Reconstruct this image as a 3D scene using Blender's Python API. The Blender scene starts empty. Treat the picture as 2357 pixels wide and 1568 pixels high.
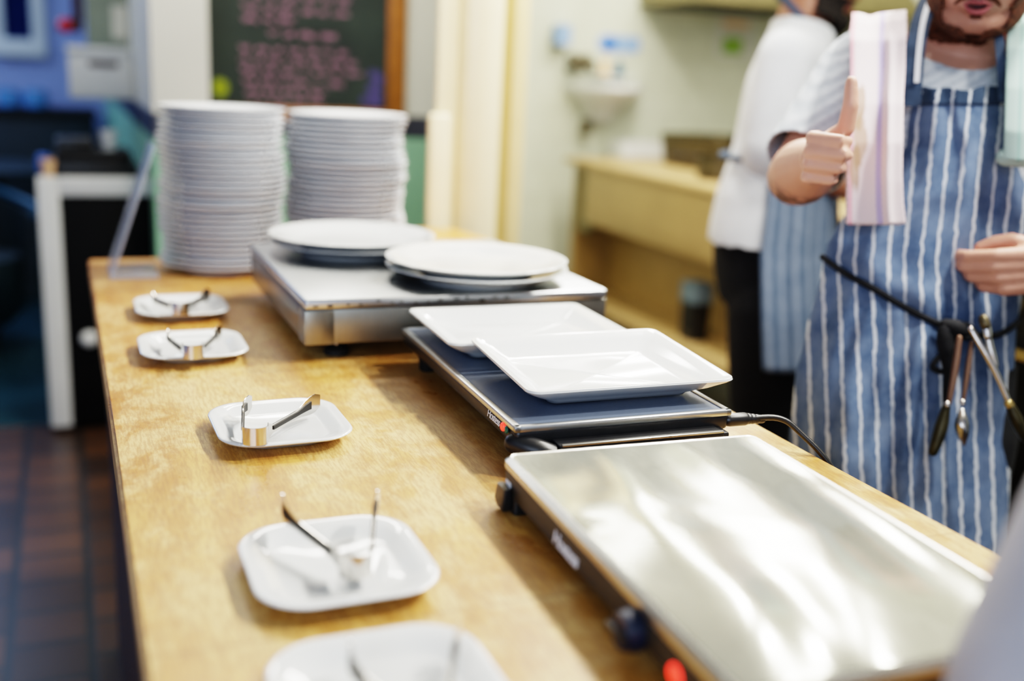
import bpy, bmesh, math, random
from mathutils import Vector, Matrix, noise as mnoise
random.seed(7)
S = bpy.context.scene
COL = S.collection
V = Vector
PI = math.pi

# ------------------------------------------------------------------ camera
IW, IH, FPX = 2357.0, 1568.0, 2450.0
PHI, PITCH, ROLL, ZC = 0.40203, 0.24803, 0.04889, 1.40
FH = V((math.sin(PHI), math.cos(PHI), 0)); R0 = V((math.cos(PHI), -math.sin(PHI), 0)); ZU = V((0, 0, 1))
FW = FH * math.cos(PITCH) - ZU * math.sin(PITCH)
U0 = ZU * math.cos(PITCH) + FH * math.sin(PITCH)
RT = R0 * math.cos(ROLL) + U0 * math.sin(ROLL)
UP = U0 * math.cos(ROLL) - R0 * math.sin(ROLL)
CAM = V((0, 0, ZC))
def ray(x, y): return FW + RT * ((x - IW / 2) / FPX) + UP * ((IH / 2 - y) / FPX)
def px(x, y, t): return CAM + ray(x, y) * t          # point at depth t seen at photo position x, y
def onz(x, y, z):
    d = ray(x, y); return CAM + d * ((z - ZC) / d.z)
def ony(x, y, Y):
    d = ray(x, y); return CAM + d * (Y / d.y)
def onx(x, y, X):
    d = ray(x, y); return CAM + d * (X / d.x)
cd = bpy.data.cameras.new('camera'); cam = bpy.data.objects.new('camera', cd); COL.objects.link(cam)
M = Matrix((RT, UP, -FW)).transposed().to_4x4(); M.translation = CAM
cam.matrix_world = M
cd.sensor_width = 36.0; cd.lens = FPX / IW * 36.0
cd.clip_start = 0.02; cd.clip_end = 60
cd.dof.use_dof = True; cd.dof.focus_distance = 1.30; cd.dof.aperture_fstop = 1.5
S.camera = cam
CT = 0.95                                            # counter top height

# ------------------------------------------------------------------ materials
def mat(name):
    m = bpy.data.materials.new(name); m.use_nodes = True
    nt = m.node_tree; b = nt.nodes['Principled BSDF']
    return m, nt, b
def srgb(r, g, b):
    f = lambda c: (c / 12.92 if c <= .04045 else ((c + .055) / 1.055) ** 2.4)
    return (f(r / 255), f(g / 255), f(b / 255), 1)
def N(nt, t, **k):
    n = nt.nodes.new(t)
    for a, v in k.items(): setattr(n, a, v)
    return n
def ramp(nt, fac, stops):
    r = N(nt, 'ShaderNodeValToRGB'); e = r.color_ramp.elements
    while len(e) < len(stops): e.new(.5)
    for i, (p, c) in enumerate(stops): e[i].position = p; e[i].color = c
    nt.links.new(fac, r.inputs[0]); return r.outputs[0]
def tex(nt, kind='Object', scale=(1, 1, 1), rot=(0, 0, 0)):
    tc = N(nt, 'ShaderNodeTexCoord'); mp = N(nt, 'ShaderNodeMapping')
    mp.inputs['Scale'].default_value = scale; mp.inputs['Rotation'].default_value = rot
    nt.links.new(tc.outputs[kind], mp.inputs[0]); return mp.outputs[0]
def noi(nt, vec, scale, detail=4, rough=.55, dist=0):
    n = N(nt, 'ShaderNodeTexNoise'); n.inputs['Scale'].default_value = scale; n.inputs['Detail'].default_value = detail
    n.inputs['Roughness'].default_value = rough; n.inputs['Distortion'].default_value = dist
    nt.links.new(vec, n.inputs['Vector']); return n.outputs[0]
def mth(nt, op, a, b=None, c=None):
    n = N(nt, 'ShaderNodeMath', operation=op)
    for i, v in enumerate((a, b, c)):
        if v is None: continue
        if isinstance(v, (int, float)): n.inputs[i].default_value = v
        else: nt.links.new(v, n.inputs[i])
    return n.outputs[0]
def mixc(nt, f, a, b, mode='MIX'):
    n = N(nt, 'ShaderNodeMix', data_type='RGBA', blend_type=mode)
    for i, v in ((0, f), (6, a), (7, b)):
        if isinstance(v, (int, float, tuple)): n.inputs[i].default_value = v
        else: nt.links.new(v, n.inputs[i])
    return n.outputs[2]
def bump(nt, b, h, strength=.3, dist=.002):
    n = N(nt, 'ShaderNodeBump'); n.inputs['Strength'].default_value = strength; n.inputs['Distance'].default_value = dist
    nt.links.new(h, n.inputs['Height']); nt.links.new(n.outputs[0], b.inputs['Normal'])
def simple(name, col, rough=.5, metal=0, var=.06, vs=12, coat=0, spec=.5, emit=0):
    m, nt, b = mat(name)
    c0 = tuple(max(0, x * (1 - var)) for x in col[:3]) + (1,); c1 = tuple(min(1, x * (1 + var)) for x in col[:3]) + (1,)
    nt.links.new(ramp(nt, noi(nt, tex(nt), vs), [(.35, c0), (.65, c1)]), b.inputs['Base Color'])
    b.inputs['Roughness'].default_value = rough; b.inputs['Metallic'].default_value = metal
    b.inputs['Coat Weight'].default_value = coat; b.inputs['Specular IOR Level'].default_value = spec
    if emit:
        b.inputs['Emission Color'].default_value = col; b.inputs['Emission Strength'].default_value = emit
    return m

MT = {}
MT['porcelain'] = simple('porcelain', srgb(214, 217, 217), .09, var=.012, spec=.5, coat=.25)
MT['stackware'] = simple('stackware', srgb(226, 230, 236), .16, var=.015)
MT['chrome'] = simple('polished_steel', (.62, .60, .57, 1), .16, 1, .05, 30)
MT['black_plastic'] = simple('black_plastic', srgb(26, 27, 30), .38, var=.15, vs=60)
MT['black_rubber'] = simple('black_rubber', srgb(18, 18, 19), .7)
MT['blue_knob'] = simple('blue_black_knob', srgb(20, 29, 50), .4)
MT['black_cloth'] = simple('black_cotton', srgb(20, 22, 27), .95, var=.2, vs=80)
MT['white_cotton'] = simple('white_cotton', srgb(225, 230, 236), .95, var=.04, vs=20)
MT['grey_cotton'] = simple('grey_cotton', srgb(172, 172, 180), .95, var=.05, vs=20)
MT['cream_paint'] = simple('cream_gloss_paint', srgb(238, 224, 186), .22, var=.02)
MT['cream_tan'] = simple('cream_tan_paint', srgb(222, 202, 152), .3, var=.02)
MT['groove_paint'] = simple('tan_gloss_paint', srgb(186, 164, 104), .35, var=.03)
MT['white_paint'] = simple('white_paint', srgb(216, 218, 216), .5, var=.02)
MT['black_panel'] = simple('black_panel', srgb(9, 9, 10), .6, var=.2, spec=.15)
MT['brown_wood'] = simple('varnished_brown_wood', srgb(150, 94, 34), .4, var=.15, vs=20)
MT['dark_brown'] = simple('dark_brown_wood', srgb(58, 30, 20), .5, var=.15)
MT['tan_steel'] = simple('tan_steel', srgb(184, 156, 108), .42, .25, .06, 5)
MT['tan_shadow'] = simple('tan_steel_shaded', srgb(172, 144, 96), .5, .2, .08, 5)  # tan steel darkened for the bench recess, shade put into the colour
MT['dark_iron'] = simple('dark_iron', srgb(22, 21, 20), .55, .2, .2, 15)
MT['pan_steel'] = simple('worn_pan_steel', srgb(92, 84, 64), .4, .7, .2, 14)
MT['hood_steel'] = simple('olive_steel', srgb(120, 112, 78), .45, .3, .1, 4)
MT['dark_teal'] = simple('dark_teal', srgb(16, 34, 42), .6, var=.2)
MT['teal_rim'] = simple('teal_blue', srgb(22, 84, 116), .4)
MT['glint_blue'] = simple('glint_blue', srgb(76, 132, 186), .2)
MT['red'] = simple('red_enamel', srgb(196, 18, 26), .4)
MT['blue_sign'] = simple('blue_print', srgb(60, 104, 190), .5)
MT['pale_blue'] = simple('pale_blue_paper', srgb(130, 160, 205), .7)
MT['paper'] = simple('paper', srgb(206, 206, 196), .8)
MT['sage_panel'] = simple('sage_grey_panel', srgb(128, 138, 126), .8)
MT['slate_blue'] = simple('slate_blue_paper', srgb(112, 132, 150), .8)
MT['lime'] = simple('lime_print', srgb(140, 180, 70), .7)
MT['peach'] = simple('peach_print', srgb(224, 184, 140), .7)
MT['brass'] = simple('brass', (.6, .45, .18, 1), .3, 1)
MT['olive_blade'] = simple('olive_dark_blade', srgb(58, 54, 36), .35, .6, .3, 40)
MT['brown_handle'] = simple('brown_handle', srgb(112, 86, 70), .4, .3)
MT['lips'] = simple('lips', srgb(150, 78, 80), .55)
MT['mouth_dark'] = simple('mouth_dark', srgb(60, 28, 34), .6)
MT['eye'] = simple('eye_white', srgb(225, 222, 215), .2)
MT['iris'] = simple('iris', srgb(60, 70, 80), .2)
MT['white_print'] = simple('white_print', srgb(235, 238, 245), .5)
MT['cable'] = simple('black_cable', srgb(24, 25, 26), .35)
MT['beard_brown'] = simple('beard_brown', srgb(84, 46, 26), .85, var=.5, vs=160)
MT['beard_black'] = simple('beard_black', srgb(26, 19, 16), .85, var=.4, vs=120)
MT['yellow_card'] = simple('yellow_card', srgb(196, 170, 80), .7)
MT['red_light'] = simple('lit_red_lamp', (1, .035, .02, 1), .3, emit=3.0)
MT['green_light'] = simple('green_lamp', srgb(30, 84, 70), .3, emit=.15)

def wood():
    m, nt, b = mat('worn_beech_counter')
    v = tex(nt)
    swirl = noi(nt, tex(nt, scale=(3.2, 1.5, 1)), 1.6, 3, .5, .8)
    w = N(nt, 'ShaderNodeTexWave', wave_type='BANDS', bands_direction='X')
    w.inputs['Scale'].default_value = 5; w.inputs['Distortion'].default_value = 18; w.inputs['Detail'].default_value = 3
    w.inputs['Detail Scale'].default_value = .55; nt.links.new(tex(nt, scale=(1, .32, 1)), w.inputs['Vector'])
    fine = noi(nt, tex(nt, scale=(60, 7, 1)), 6, 5, .7)
    patch = noi(nt, tex(nt, scale=(1.3, .8, 1)), 6.5, 10, .74, .35)
    c = ramp(nt, swirl, [(.3, srgb(186, 136, 66)), (.5, srgb(204, 158, 82)), (.7, srgb(168, 116, 50))])
    c = mixc(nt, mth(nt, 'MULTIPLY', w.outputs[1], .38), c, srgb(156, 102, 44))
    c = mixc(nt, ramp(nt, patch, [(.47, (0, 0, 0, 1)), (.56, (.6, .6, .6, 1)), (.72, (.85, .85, .85, 1))]), c, srgb(220, 188, 124))
    c = mixc(nt, ramp(nt, patch, [(.30, (.7, .7, .7, 1)), (.44, (0, 0, 0, 1))]), c, srgb(156, 98, 40))
    c = mixc(nt, ramp(nt, fine, [(.42, (.5, .5, .5, 1)), (.56, (0, 0, 0, 1))]), c, srgb(132, 86, 42))
    # shadow under the warming trays painted as a dark band, and board joint across
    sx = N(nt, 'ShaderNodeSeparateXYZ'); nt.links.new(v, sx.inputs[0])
    band = mth(nt, 'MULTIPLY', mth(nt, 'GREATER_THAN', sx.outputs[1], 1.0), mth(nt, 'SMOOTH_MIN', 1, 1, .1))
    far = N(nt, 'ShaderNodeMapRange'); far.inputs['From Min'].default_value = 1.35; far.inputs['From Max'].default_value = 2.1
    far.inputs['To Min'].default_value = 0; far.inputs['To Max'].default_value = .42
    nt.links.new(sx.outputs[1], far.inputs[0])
    c = mixc(nt, far.outputs[0], c, srgb(176, 112, 48))  # far half mixed browner, its shade put into the wood colour
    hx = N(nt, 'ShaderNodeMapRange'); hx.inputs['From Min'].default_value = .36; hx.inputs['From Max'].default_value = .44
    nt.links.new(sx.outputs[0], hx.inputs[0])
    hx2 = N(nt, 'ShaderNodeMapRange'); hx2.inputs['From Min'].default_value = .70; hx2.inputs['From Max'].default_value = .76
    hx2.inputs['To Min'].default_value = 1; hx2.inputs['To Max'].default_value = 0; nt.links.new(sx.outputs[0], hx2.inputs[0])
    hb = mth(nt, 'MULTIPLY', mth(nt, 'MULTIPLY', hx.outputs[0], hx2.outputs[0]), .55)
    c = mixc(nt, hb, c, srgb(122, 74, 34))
    j = mth(nt, 'LESS_THAN', mth(nt, 'ABSOLUTE', mth(nt, 'SUBTRACT', sx.outputs[1], .775)), .0025)
    c = mixc(nt, mth(nt, 'MULTIPLY', j, .35), c, srgb(120, 84, 40))
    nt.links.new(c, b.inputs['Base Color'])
    nt.links.new(ramp(nt, patch, [(.35, (.26, .26, .26, 1)), (.65, (.5, .5, .5, 1))]), b.inputs['Roughness'])
    bump(nt, b, fine, .15, .001)
    return m
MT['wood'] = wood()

def hot_steel():
    m, nt, b = mat('wavy_hotplate_steel')
    b.inputs['Metallic'].default_value = .72
    sc = noi(nt, tex(nt, scale=(40, 3, 1), rot=(0, 0, .5)), 14, 5, .7)
    nt.links.new(ramp(nt, sc, [(.3, (.57, .58, .48, 1)), (.7, (.65, .66, .55, 1))]), b.inputs['Base Color'])
    nt.links.new(ramp(nt, sc, [(.3, (.17, .17, .17, 1)), (.7, (.24, .24, .24, 1))]), b.inputs['Roughness'])
    w = N(nt, 'ShaderNodeTexWave', wave_type='BANDS', bands_direction='X'); w.inputs['Scale'].default_value = 2.9; w.inputs['Distortion'].default_value = 9.0
    w.inputs['Detail'].default_value = 1.0; w.inputs['Detail Scale'].default_value = .8; nt.links.new(tex(nt, scale=(1, .7, 1), rot=(0, 0, .15)), w.inputs['Vector'])
    big = noi(nt, tex(nt, scale=(1, .8, 1)), 7, 1, .4, .3)
    bump(nt, b, mth(nt, 'ADD', mth(nt, 'MULTIPLY', w.outputs[1], .45), big), 1.0, .020)
    return m
MT['hot_steel'] = hot_steel()
def brushed(name, lo, hi, r0, r1, sc=(3, 60, 1), metal=1):
    m, nt, b = mat(name); b.inputs['Metallic'].default_value = metal
    n = noi(nt, tex(nt, scale=sc), 8, 5, .7); p = noi(nt, tex(nt), 7, 5)
    c = mixc(nt, .5, ramp(nt, n, [(.3, lo), (.7, hi)]), ramp(nt, p, [(.3, lo), (.7, hi)]))
    nt.links.new(c, b.inputs['Base Color']); nt.links.new(ramp(nt, p, [(.3, (r0,) * 3 + (1,)), (.7, (r1,) * 3 + (1,))]), b.inputs['Roughness'])
    return m
MT['box_steel'] = brushed('brushed_box_steel', (.26, .255, .22, 1), (.34, .33, .29, 1), .32, .42, (60, 3, 3))
MT['lid_steel'] = brushed('lid_steel', (.55, .58, .60, 1), (.60, .63, .65, 1), .30, .36)
MT['rim_steel'] = brushed('rim_steel', (.46, .45, .41, 1), (.56, .55, .50, 1), .25, .35)
MT['side_metal'] = simple('bronze_dark_side', srgb(52, 45, 36), .5, .1, .1, 20)
MT['tray_top'] = simple('slate_tray_top', srgb(98, 110, 130), .34, .2, .05, 300)

def wallm():
    m, nt, b = mat('wall_with_dado'); tc = N(nt, 'ShaderNodeTexCoord'); s = N(nt, 'ShaderNodeSeparateXYZ')
    nt.links.new(tc.outputs['Object'], s.inputs[0])
    r = N(nt, 'ShaderNodeValToRGB'); r.color_ramp.interpolation = 'CONSTANT'; e = r.color_ramp.elements
    e.new(.5); e.new(.6)
    for i, (p, c) in enumerate([(0, srgb(140, 190, 160)), (1.10 / 2.6, srgb(20, 26, 54)), (1.19 / 2.6, srgb(214, 214, 204))][:3]): e[i].position = p; e[i].color = c
    e[3].position = .9; e[3].color = srgb(214, 214, 204)
    nt.links.new(mth(nt, 'DIVIDE', s.outputs[2], 2.6), r.inputs[0])
    nt.links.new(mixc(nt, .06, r.outputs[0], noi(nt, tc.outputs['Object'], 3)), b.inputs['Base Color'])
    b.inputs['Roughness'].default_value = .45
    return m
MT['dado'] = wallm()
def tiles(name, col, grout, sx, sy, axes, rough=.3, mortar=.02):
    m, nt, b = mat(name); tc = N(nt, 'ShaderNodeTexCoord'); s = N(nt, 'ShaderNodeSeparateXYZ'); c = N(nt, 'ShaderNodeCombineXYZ')
    nt.links.new(tc.outputs['Object'], s.inputs[0])
    nt.links.new(s.outputs[axes[0]], c.inputs[0]); nt.links.new(s.outputs[axes[1]], c.inputs[1])
    br = N(nt, 'ShaderNodeTexBrick'); nt.links.new(c.outputs[0], br.inputs['Vector'])
    br.inputs['Scale'].default_value = 1; br.inputs['Brick Width'].default_value = sx; br.inputs['Row Height'].default_value = sy
    br.inputs['Mortar Size'].default_value = mortar * sy; br.inputs['Color1'].default_value = col[0]; br.inputs['Color2'].default_value = col[1]
    br.inputs['Mortar'].default_value = grout
    n = noi(nt, tc.outputs['Object'], 6)
    nt.links.new(mixc(nt, .25, br.outputs[0], n, 'SOFT_LIGHT'), b.inputs['Base Color'])
    b.inputs['Roughness'].default_value = rough
    bump(nt, b, mth(nt, 'SUBTRACT', 1, br.outputs[1]), .4, .002)
    return m
MT['quarry'] = tiles('brown_quarry_tiles', (srgb(44, 32, 26), srgb(80, 54, 36)), srgb(32, 31, 31), .17, .183, (1, 0), .35, .06)
MT['kitchen_tile'] = tiles('white_kitchen_tiles', (srgb(206, 209, 188), srgb(201, 204, 184)), srgb(190, 192, 172), .15, .15, (0, 2), .3)
MT['kitchen_tile_side'] = tiles('white_kitchen_tiles_side', (srgb(206, 209, 188), srgb(201, 204, 184)), srgb(190, 192, 172), .15, .15, (1, 2), .3)
MT['lino'] = simple('teal_lino', srgb(44, 78, 88), .22, var=.25, vs=4)
MT['ceiling'] = simple('ceiling_paint', srgb(226, 224, 212), .9)
MT['lavender'] = simple('lavender_wall', srgb(158, 170, 216), .8)
MT['window_dark'] = simple('dusk_window_glass', srgb(6, 30, 80), .6, spec=.1)

def skin(name, base, tattoo=None, stubble=None):
    m, nt, b = mat(name); v = tex(nt)
    c = ramp(nt, noi(nt, v, 14, 4), [(.3, tuple(x * .86 for x in base[:3]) + (1,)), (.7, base)])
    for (p, r) in (tattoo or []):
        d = N(nt, 'ShaderNodeVectorMath', operation='DISTANCE'); nt.links.new(v, d.inputs[0]); d.inputs[1].default_value = p
        f = N(nt, 'ShaderNodeMapRange'); f.inputs['From Min'].default_value = r; f.inputs['From Max'].default_value = r * .6
        nt.links.new(d.outputs['Value'], f.inputs[0])
        k = mth(nt, 'MULTIPLY', f.outputs[0], ramp(nt, noi(nt, v, 55, 3), [(.40, (0, 0, 0, 1)), (.48, (.85, .85, .85, 1))]))
        c = mixc(nt, k, c, srgb(50, 50, 56))
    if stubble:
        d = N(nt, 'ShaderNodeVectorMath', operation='DISTANCE'); nt.links.new(v, d.inputs[0]); d.inputs[1].default_value = stubble
        f = N(nt, 'ShaderNodeMapRange'); f.inputs['From Min'].default_value = .075; f.inputs['From Max'].default_value = .035; f.inputs['To Max'].default_value = .45
        nt.links.new(d.outputs['Value'], f.inputs[0]); c = mixc(nt, f.outputs[0], c, srgb(120, 72, 52))
    nt.links.new(c, b.inputs['Base Color']); b.inputs['Roughness'].default_value = .5
    b.inputs['Subsurface Weight'].default_value = .12; b.inputs['Subsurface Radius'].default_value = (.01, .004, .002)
    b.inputs['Subsurface Scale'].default_value = .5
    return m
def uvsep(nt):
    tc = N(nt, 'ShaderNodeTexCoord'); s = N(nt, 'ShaderNodeSeparateXYZ'); nt.links.new(tc.outputs['UV'], s.inputs[0]); return s.outputs[0], s.outputs[1]
def stripes(name, base1, base2, line, width):
    m, nt, b = mat(name); u, v = uvsep(nt)
    wob = mth(nt, 'MULTIPLY', mth(nt, 'SUBTRACT', noi(nt, tex(nt, 'UV', (.6, 1.5, 1)), 3, 2), .5), .35)
    fr = mth(nt, 'FRACT', mth(nt, 'ADD', u, wob))
    d = mth(nt, 'ABSOLUTE', mth(nt, 'SUBTRACT', fr, .5))
    f = N(nt, 'ShaderNodeMapRange'); f.inputs['From Min'].default_value = width; f.inputs['From Max'].default_value = width * .7
    nt.links.new(d, f.inputs[0])
    n = noi(nt, tex(nt), 16, 6, .65)
    c = ramp(nt, n, [(.32, base1), (.68, base2)])
    c = mixc(nt, mth(nt, 'MULTIPLY', f.outputs[0], .9), c, line)
    nt.links.new(c, b.inputs['Base Color']); b.inputs['Roughness'].default_value = .95; b.inputs['Specular IOR Level'].default_value = .15
    bump(nt, b, noi(nt, tex(nt), 400, 2), .15, .001)
    return m
MT['denim'] = stripes('striped_denim', srgb(70, 90, 122), srgb(114, 132, 160), srgb(210, 217, 226), .105)
MT['denim_dark'] = simple('dark_denim', srgb(60, 76, 98), .95, var=.2, vs=60)
MT['denim_band'] = stripes('striped_denim_band', srgb(44, 58, 80), srgb(62, 78, 100), srgb(206, 214, 224), .10)
MT['pale_denim'] = stripes('pale_striped_cotton', srgb(88, 106, 130), srgb(106, 122, 144), srgb(138, 153, 174), .16)
def towel(name, base, lines, stain=None):
    m, nt, b = mat(name); u, v = uvsep(nt); c = None
    ch = N(nt, 'ShaderNodeTexChecker'); ch.inputs['Scale'].default_value = 1
    mp = tex(nt, 'UV', (26, 64, 1)); nt.links.new(mp, ch.inputs['Vector'])
    ch.inputs['Color1'].default_value = base; ch.inputs['Color2'].default_value = tuple(x * .86 for x in base[:3]) + (1,)
    c = ch.outputs[0]
    for (pos, w, colr) in lines:
        f = N(nt, 'ShaderNodeMapRange'); f.inputs['From Min'].default_value = w; f.inputs['From Max'].default_value = w * .5
        nt.links.new(mth(nt, 'ABSOLUTE', mth(nt, 'SUBTRACT', u, pos)), f.inputs[0])
        c = mixc(nt, mth(nt, 'MULTIPLY', f.outputs[0], .75), c, colr)
    if stain:
        for (su, sv, sr) in stain:
            d = mth(nt, 'ADD', mth(nt, 'POWER', mth(nt, 'SUBTRACT', u, su), 2), mth(nt, 'POWER', mth(nt, 'SUBTRACT', v, sv), 2))
            d = mth(nt, 'ADD', mth(nt, 'SQRT', d), mth(nt, 'MULTIPLY', mth(nt, 'SUBTRACT', noi(nt, tex(nt, 'UV'), 9, 3), .5), .16))
            f = N(nt, 'ShaderNodeMapRange'); f.inputs['From Min'].default_value = sr; f.inputs['From Max'].default_value = sr * .7
            nt.links.new(d, f.inputs[0]); c = mixc(nt, mth(nt, 'MULTIPLY', f.outputs[0], .75), c, srgb(160, 130, 102))
    nt.links.new(c, b.inputs['Base Color']); b.inputs['Roughness'].default_value = .95; b.inputs['Specular IOR Level'].default_value = .1
    bump(nt, b, ch.outputs[1], .35, .002)
    return m
MT['pink_towel'] = towel('pink_waffle_towel', srgb(232, 216, 220), [(.05, .05, srgb(224, 150, 168)), (.56, .07, srgb(160, 150, 204))], [(.16, .44, .13), (.20, .60, .15), (.12, .72, .12)])
MT['green_towel'] = towel('green_waffle_towel', srgb(176, 202, 196), [(.3, .05, srgb(140, 178, 172))])
def shirt_mat():
    m, nt, b = mat('heather_grey_jersey')
    n = noi(nt, tex(nt, scale=(6, 6, 60)), 12, 4, .7)
    w = N(nt, 'ShaderNodeTexWave', bands_direction='Z'); w.inputs['Scale'].default_value = 26; w.inputs['Distortion'].default_value = 1.2
    nt.links.new(tex(nt, rot=(0, .5, 0)), w.inputs['Vector'])
    c = mixc(nt, mth(nt, 'MULTIPLY', w.outputs[1], .42), ramp(nt, n, [(.3, srgb(146, 158, 172)), (.7, srgb(206, 213, 220))]), srgb(226, 231, 236))
    nt.links.new(c, b.inputs['Base Color']); b.inputs['Roughness'].default_value = .95
    bump(nt, b, w.outputs[1], .25, .003)
    return m
MT['heather'] = shirt_mat()
def board_m():
    m, nt, b = mat('chalkboard'); n = noi(nt, tex(nt), 5, 6, .65)
    nt.links.new(ramp(nt, n, [(.3, srgb(26, 36, 36)), (.7, srgb(44, 56, 52))]), b.inputs['Base Color']); b.inputs['Roughness'].default_value = .75
    return m
MT['board'] = board_m()
MT['chalk'] = simple('pink_chalk', srgb(178, 130, 158), .9, var=.2, vs=40)
MT['chalk_green'] = simple('green_chalk', srgb(136, 150, 30), .9)
MT['chalk_purple'] = simple('purple_chalk', srgb(76, 70, 120), .9)
def acrylic():
    m, nt, b = mat('clear_acrylic'); out = nt.nodes['Material Output']
    tr = N(nt, 'ShaderNodeBsdfTransparent'); tr.inputs[0].default_value = (.93, .95, .97, 1)
    mx = N(nt, 'ShaderNodeMixShader'); mx.inputs[0].default_value = .4
    nt.links.new(ramp(nt, noi(nt, tex(nt), 4), [(.3, srgb(205, 210, 222)), (.7, srgb(214, 218, 228))]), b.inputs['Base Color']); b.inputs['Roughness'].default_value = .12
    nt.links.new(tr.outputs[0], mx.inputs[1]); nt.links.new(b.outputs[0], mx.inputs[2]); nt.links.new(mx.outputs[0], out.inputs[0])
    return m
MT['acrylic'] = acrylic()

# ------------------------------------------------------------------ mesh helpers
def tag(o, label=None, cat=None, group=None, kind=None):
    if label: o['label'] = label
    if cat: o['category'] = cat
    if group: o['group'] = group
    if kind: o['kind'] = kind
    return o
def thing(name, label, cat, loc=(0, 0, 0), rz=0, group=None):
    o = bpy.data.objects.new(name, None); COL.objects.link(o); o.location = loc; o.rotation_euler = (0, 0, rz); o.empty_display_size = .05
    return tag(o, label, cat, group)
def link(name, me, m, parent=None, loc=None):
    o = bpy.data.objects.new(name, me); COL.objects.link(o)
    if m is not None:
        me.materials.clear(); me.materials.append(MT[m] if isinstance(m, str) else m)
    if parent: o.parent = parent
    if loc is not None: o.location = loc
    return o
def obj(name, bm, m, parent=None, smooth=True, loc=None, ang=40):
    bmesh.ops.recalc_face_normals(bm, faces=bm.faces[:])
    if smooth:
        for f in bm.faces: f.smooth = True
        for e in bm.edges:
            if len(e.link_faces) == 2 and e.calc_face_angle(0) > math.radians(ang): e.smooth = False
    me = bpy.data.meshes.new(name); bm.to_mesh(me); bm.free()
    return link(name, me, m, parent, loc)
def copy_tree(o, parent=None):
    c = o.copy(); COL.objects.link(c); c.parent = parent
    for ch in list(o.children): copy_tree(ch, c)
    return c
def B(): return bmesh.new()
def box(bm, c, s, rot=None, bev=0, seg=2):
    r = bmesh.ops.create_cube(bm, size=1); vs = r['verts']
    mt_ = Matrix.Translation(V(c)) @ (rot.to_4x4() if rot is not None else Matrix()) @ Matrix.Diagonal((s[0], s[1], s[2], 1))
    bmesh.ops.transform(bm, matrix=mt_, verts=vs)
    if bev:
        es = list({e for v in vs for e in v.link_edges})
        bmesh.ops.bevel(bm, geom=es, offset=bev, segments=seg, profile=.5, affect='EDGES')
    return bm
def bx(x0, x1, y0, y1, z0, z1, bev=0, bm=None, seg=2):
    return box(bm or B(), ((x0 + x1) / 2, (y0 + y1) / 2, (z0 + z1) / 2), (x1 - x0, y1 - y0, z1 - z0), None, bev, seg)
def rings(bm, rr, cap0=True, cap1=True, close=True):
    L = [[bm.verts.new(p) for p in r] for r in rr]; n = len(L[0])
    for a, b in zip(L, L[1:]):
        for i in range(n if close else n - 1):
            j = (i + 1) % n; bm.faces.new((a[i], a[j], b[j], b[i]))
    if cap0: bm.faces.new(L[0][::-1])
    if cap1: bm.faces.new(L[-1])
    return bm
def lathe(prof, n=48, c=(0, 0, 0), bm=None):
    bm = bm or B(); rr = []
    for r, z in prof:
        rr.append([V((c[0] + r * math.cos(2 * PI * i / n), c[1] + r * math.sin(2 * PI * i / n), c[2] + z)) for i in range(n)])
    return rings(bm, rr)
def rrect(a, b, r, n=8):
    pts = []
    for (sx, sy, a0) in ((1, 1, 0), (-1, 1, 90), (-1, -1, 180), (1, -1, 270)):
        for i in range(n + 1):
            t = math.radians(a0 + 90 * i / n); pts.append((sx * (a - r) + r * math.cos(t), sy * (b - r) + r * math.sin(t)))
    return pts
def rloft(prof, n=8, bm=None, bow=0):
    bm = bm or B(); rr = []
    for (a, b, r, z) in prof:
        ring = []
        for (x, y) in rrect(a, b, r, n):
            zz = z + bow * ((abs(x) / a) ** 2 * (abs(y) / b) ** 2) * (1 if z > .006 else 0)
            ring.append(V((x, y, zz)))
        rr.append(ring)
    return rings(bm, rr)
def frame(t):
    t = t.normalized(); a = V((0, 0, 1)) if abs(t.z) < .9 else V((1, 0, 0))
    x = t.cross(a).normalized(); return x, t.cross(x).normalized()
def crom(P, k):
    out = []
    for i in range(len(P) - 1):
        p0 = P[max(i - 1, 0)]; p1 = P[i]; p2 = P[i + 1]; p3 = P[min(i + 2, len(P) - 1)]
        for j in range(k):
            t = j / k
            out.append(.5 * ((2 * p1) + (p2 - p0) * t + (2 * p0 - 5 * p1 + 4 * p2 - p3) * t * t + (3 * p1 - p0 - 3 * p2 + p3) * t ** 3))
    out.append(P[-1]); return out
def tube(bm, pts, rad, n=10, k=1, ball=True):
    """round tube through pts with a radius per point; ends closed by domes"""
    P = [V(p) for p in pts]; Rr = list(rad) if isinstance(rad, (list, tuple)) else [rad] * len(P)
    if k > 1:
        Q = crom([V((p.x, p.y, p.z)) for p in P], k); q = crom([V((r, 0, 0)) for r in Rr], k); P = Q; Rr = [v.x for v in q]
    rr = []; x = None
    def ring(c, r, t):
        return [c + (x * math.cos(2 * PI * i / n) + y * math.sin(2 * PI * i / n)) * r for i in range(n)]
    for i, p in enumerate(P):
        t = (P[min(i + 1, len(P) - 1)] - P[max(i - 1, 0)]).normalized()
        if x is None: x, y = frame(t)
        else:
            x = (x - t * x.dot(t)).normalized(); y = t.cross(x)
        if i == 0 and ball:
            for a in (80, 55, 28): rr.append(ring(p - t * Rr[0] * math.sin(math.radians(a)), Rr[0] * math.cos(math.radians(a)), t))
        rr.append(ring(p, Rr[i], t))
        if i == len(P) - 1 and ball:
            for a in (28, 55, 80): rr.append(ring(p + t * Rr[i] * math.sin(math.radians(a)), Rr[i] * math.cos(math.radians(a)), t))
    return rings(bm, rr)
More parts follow.
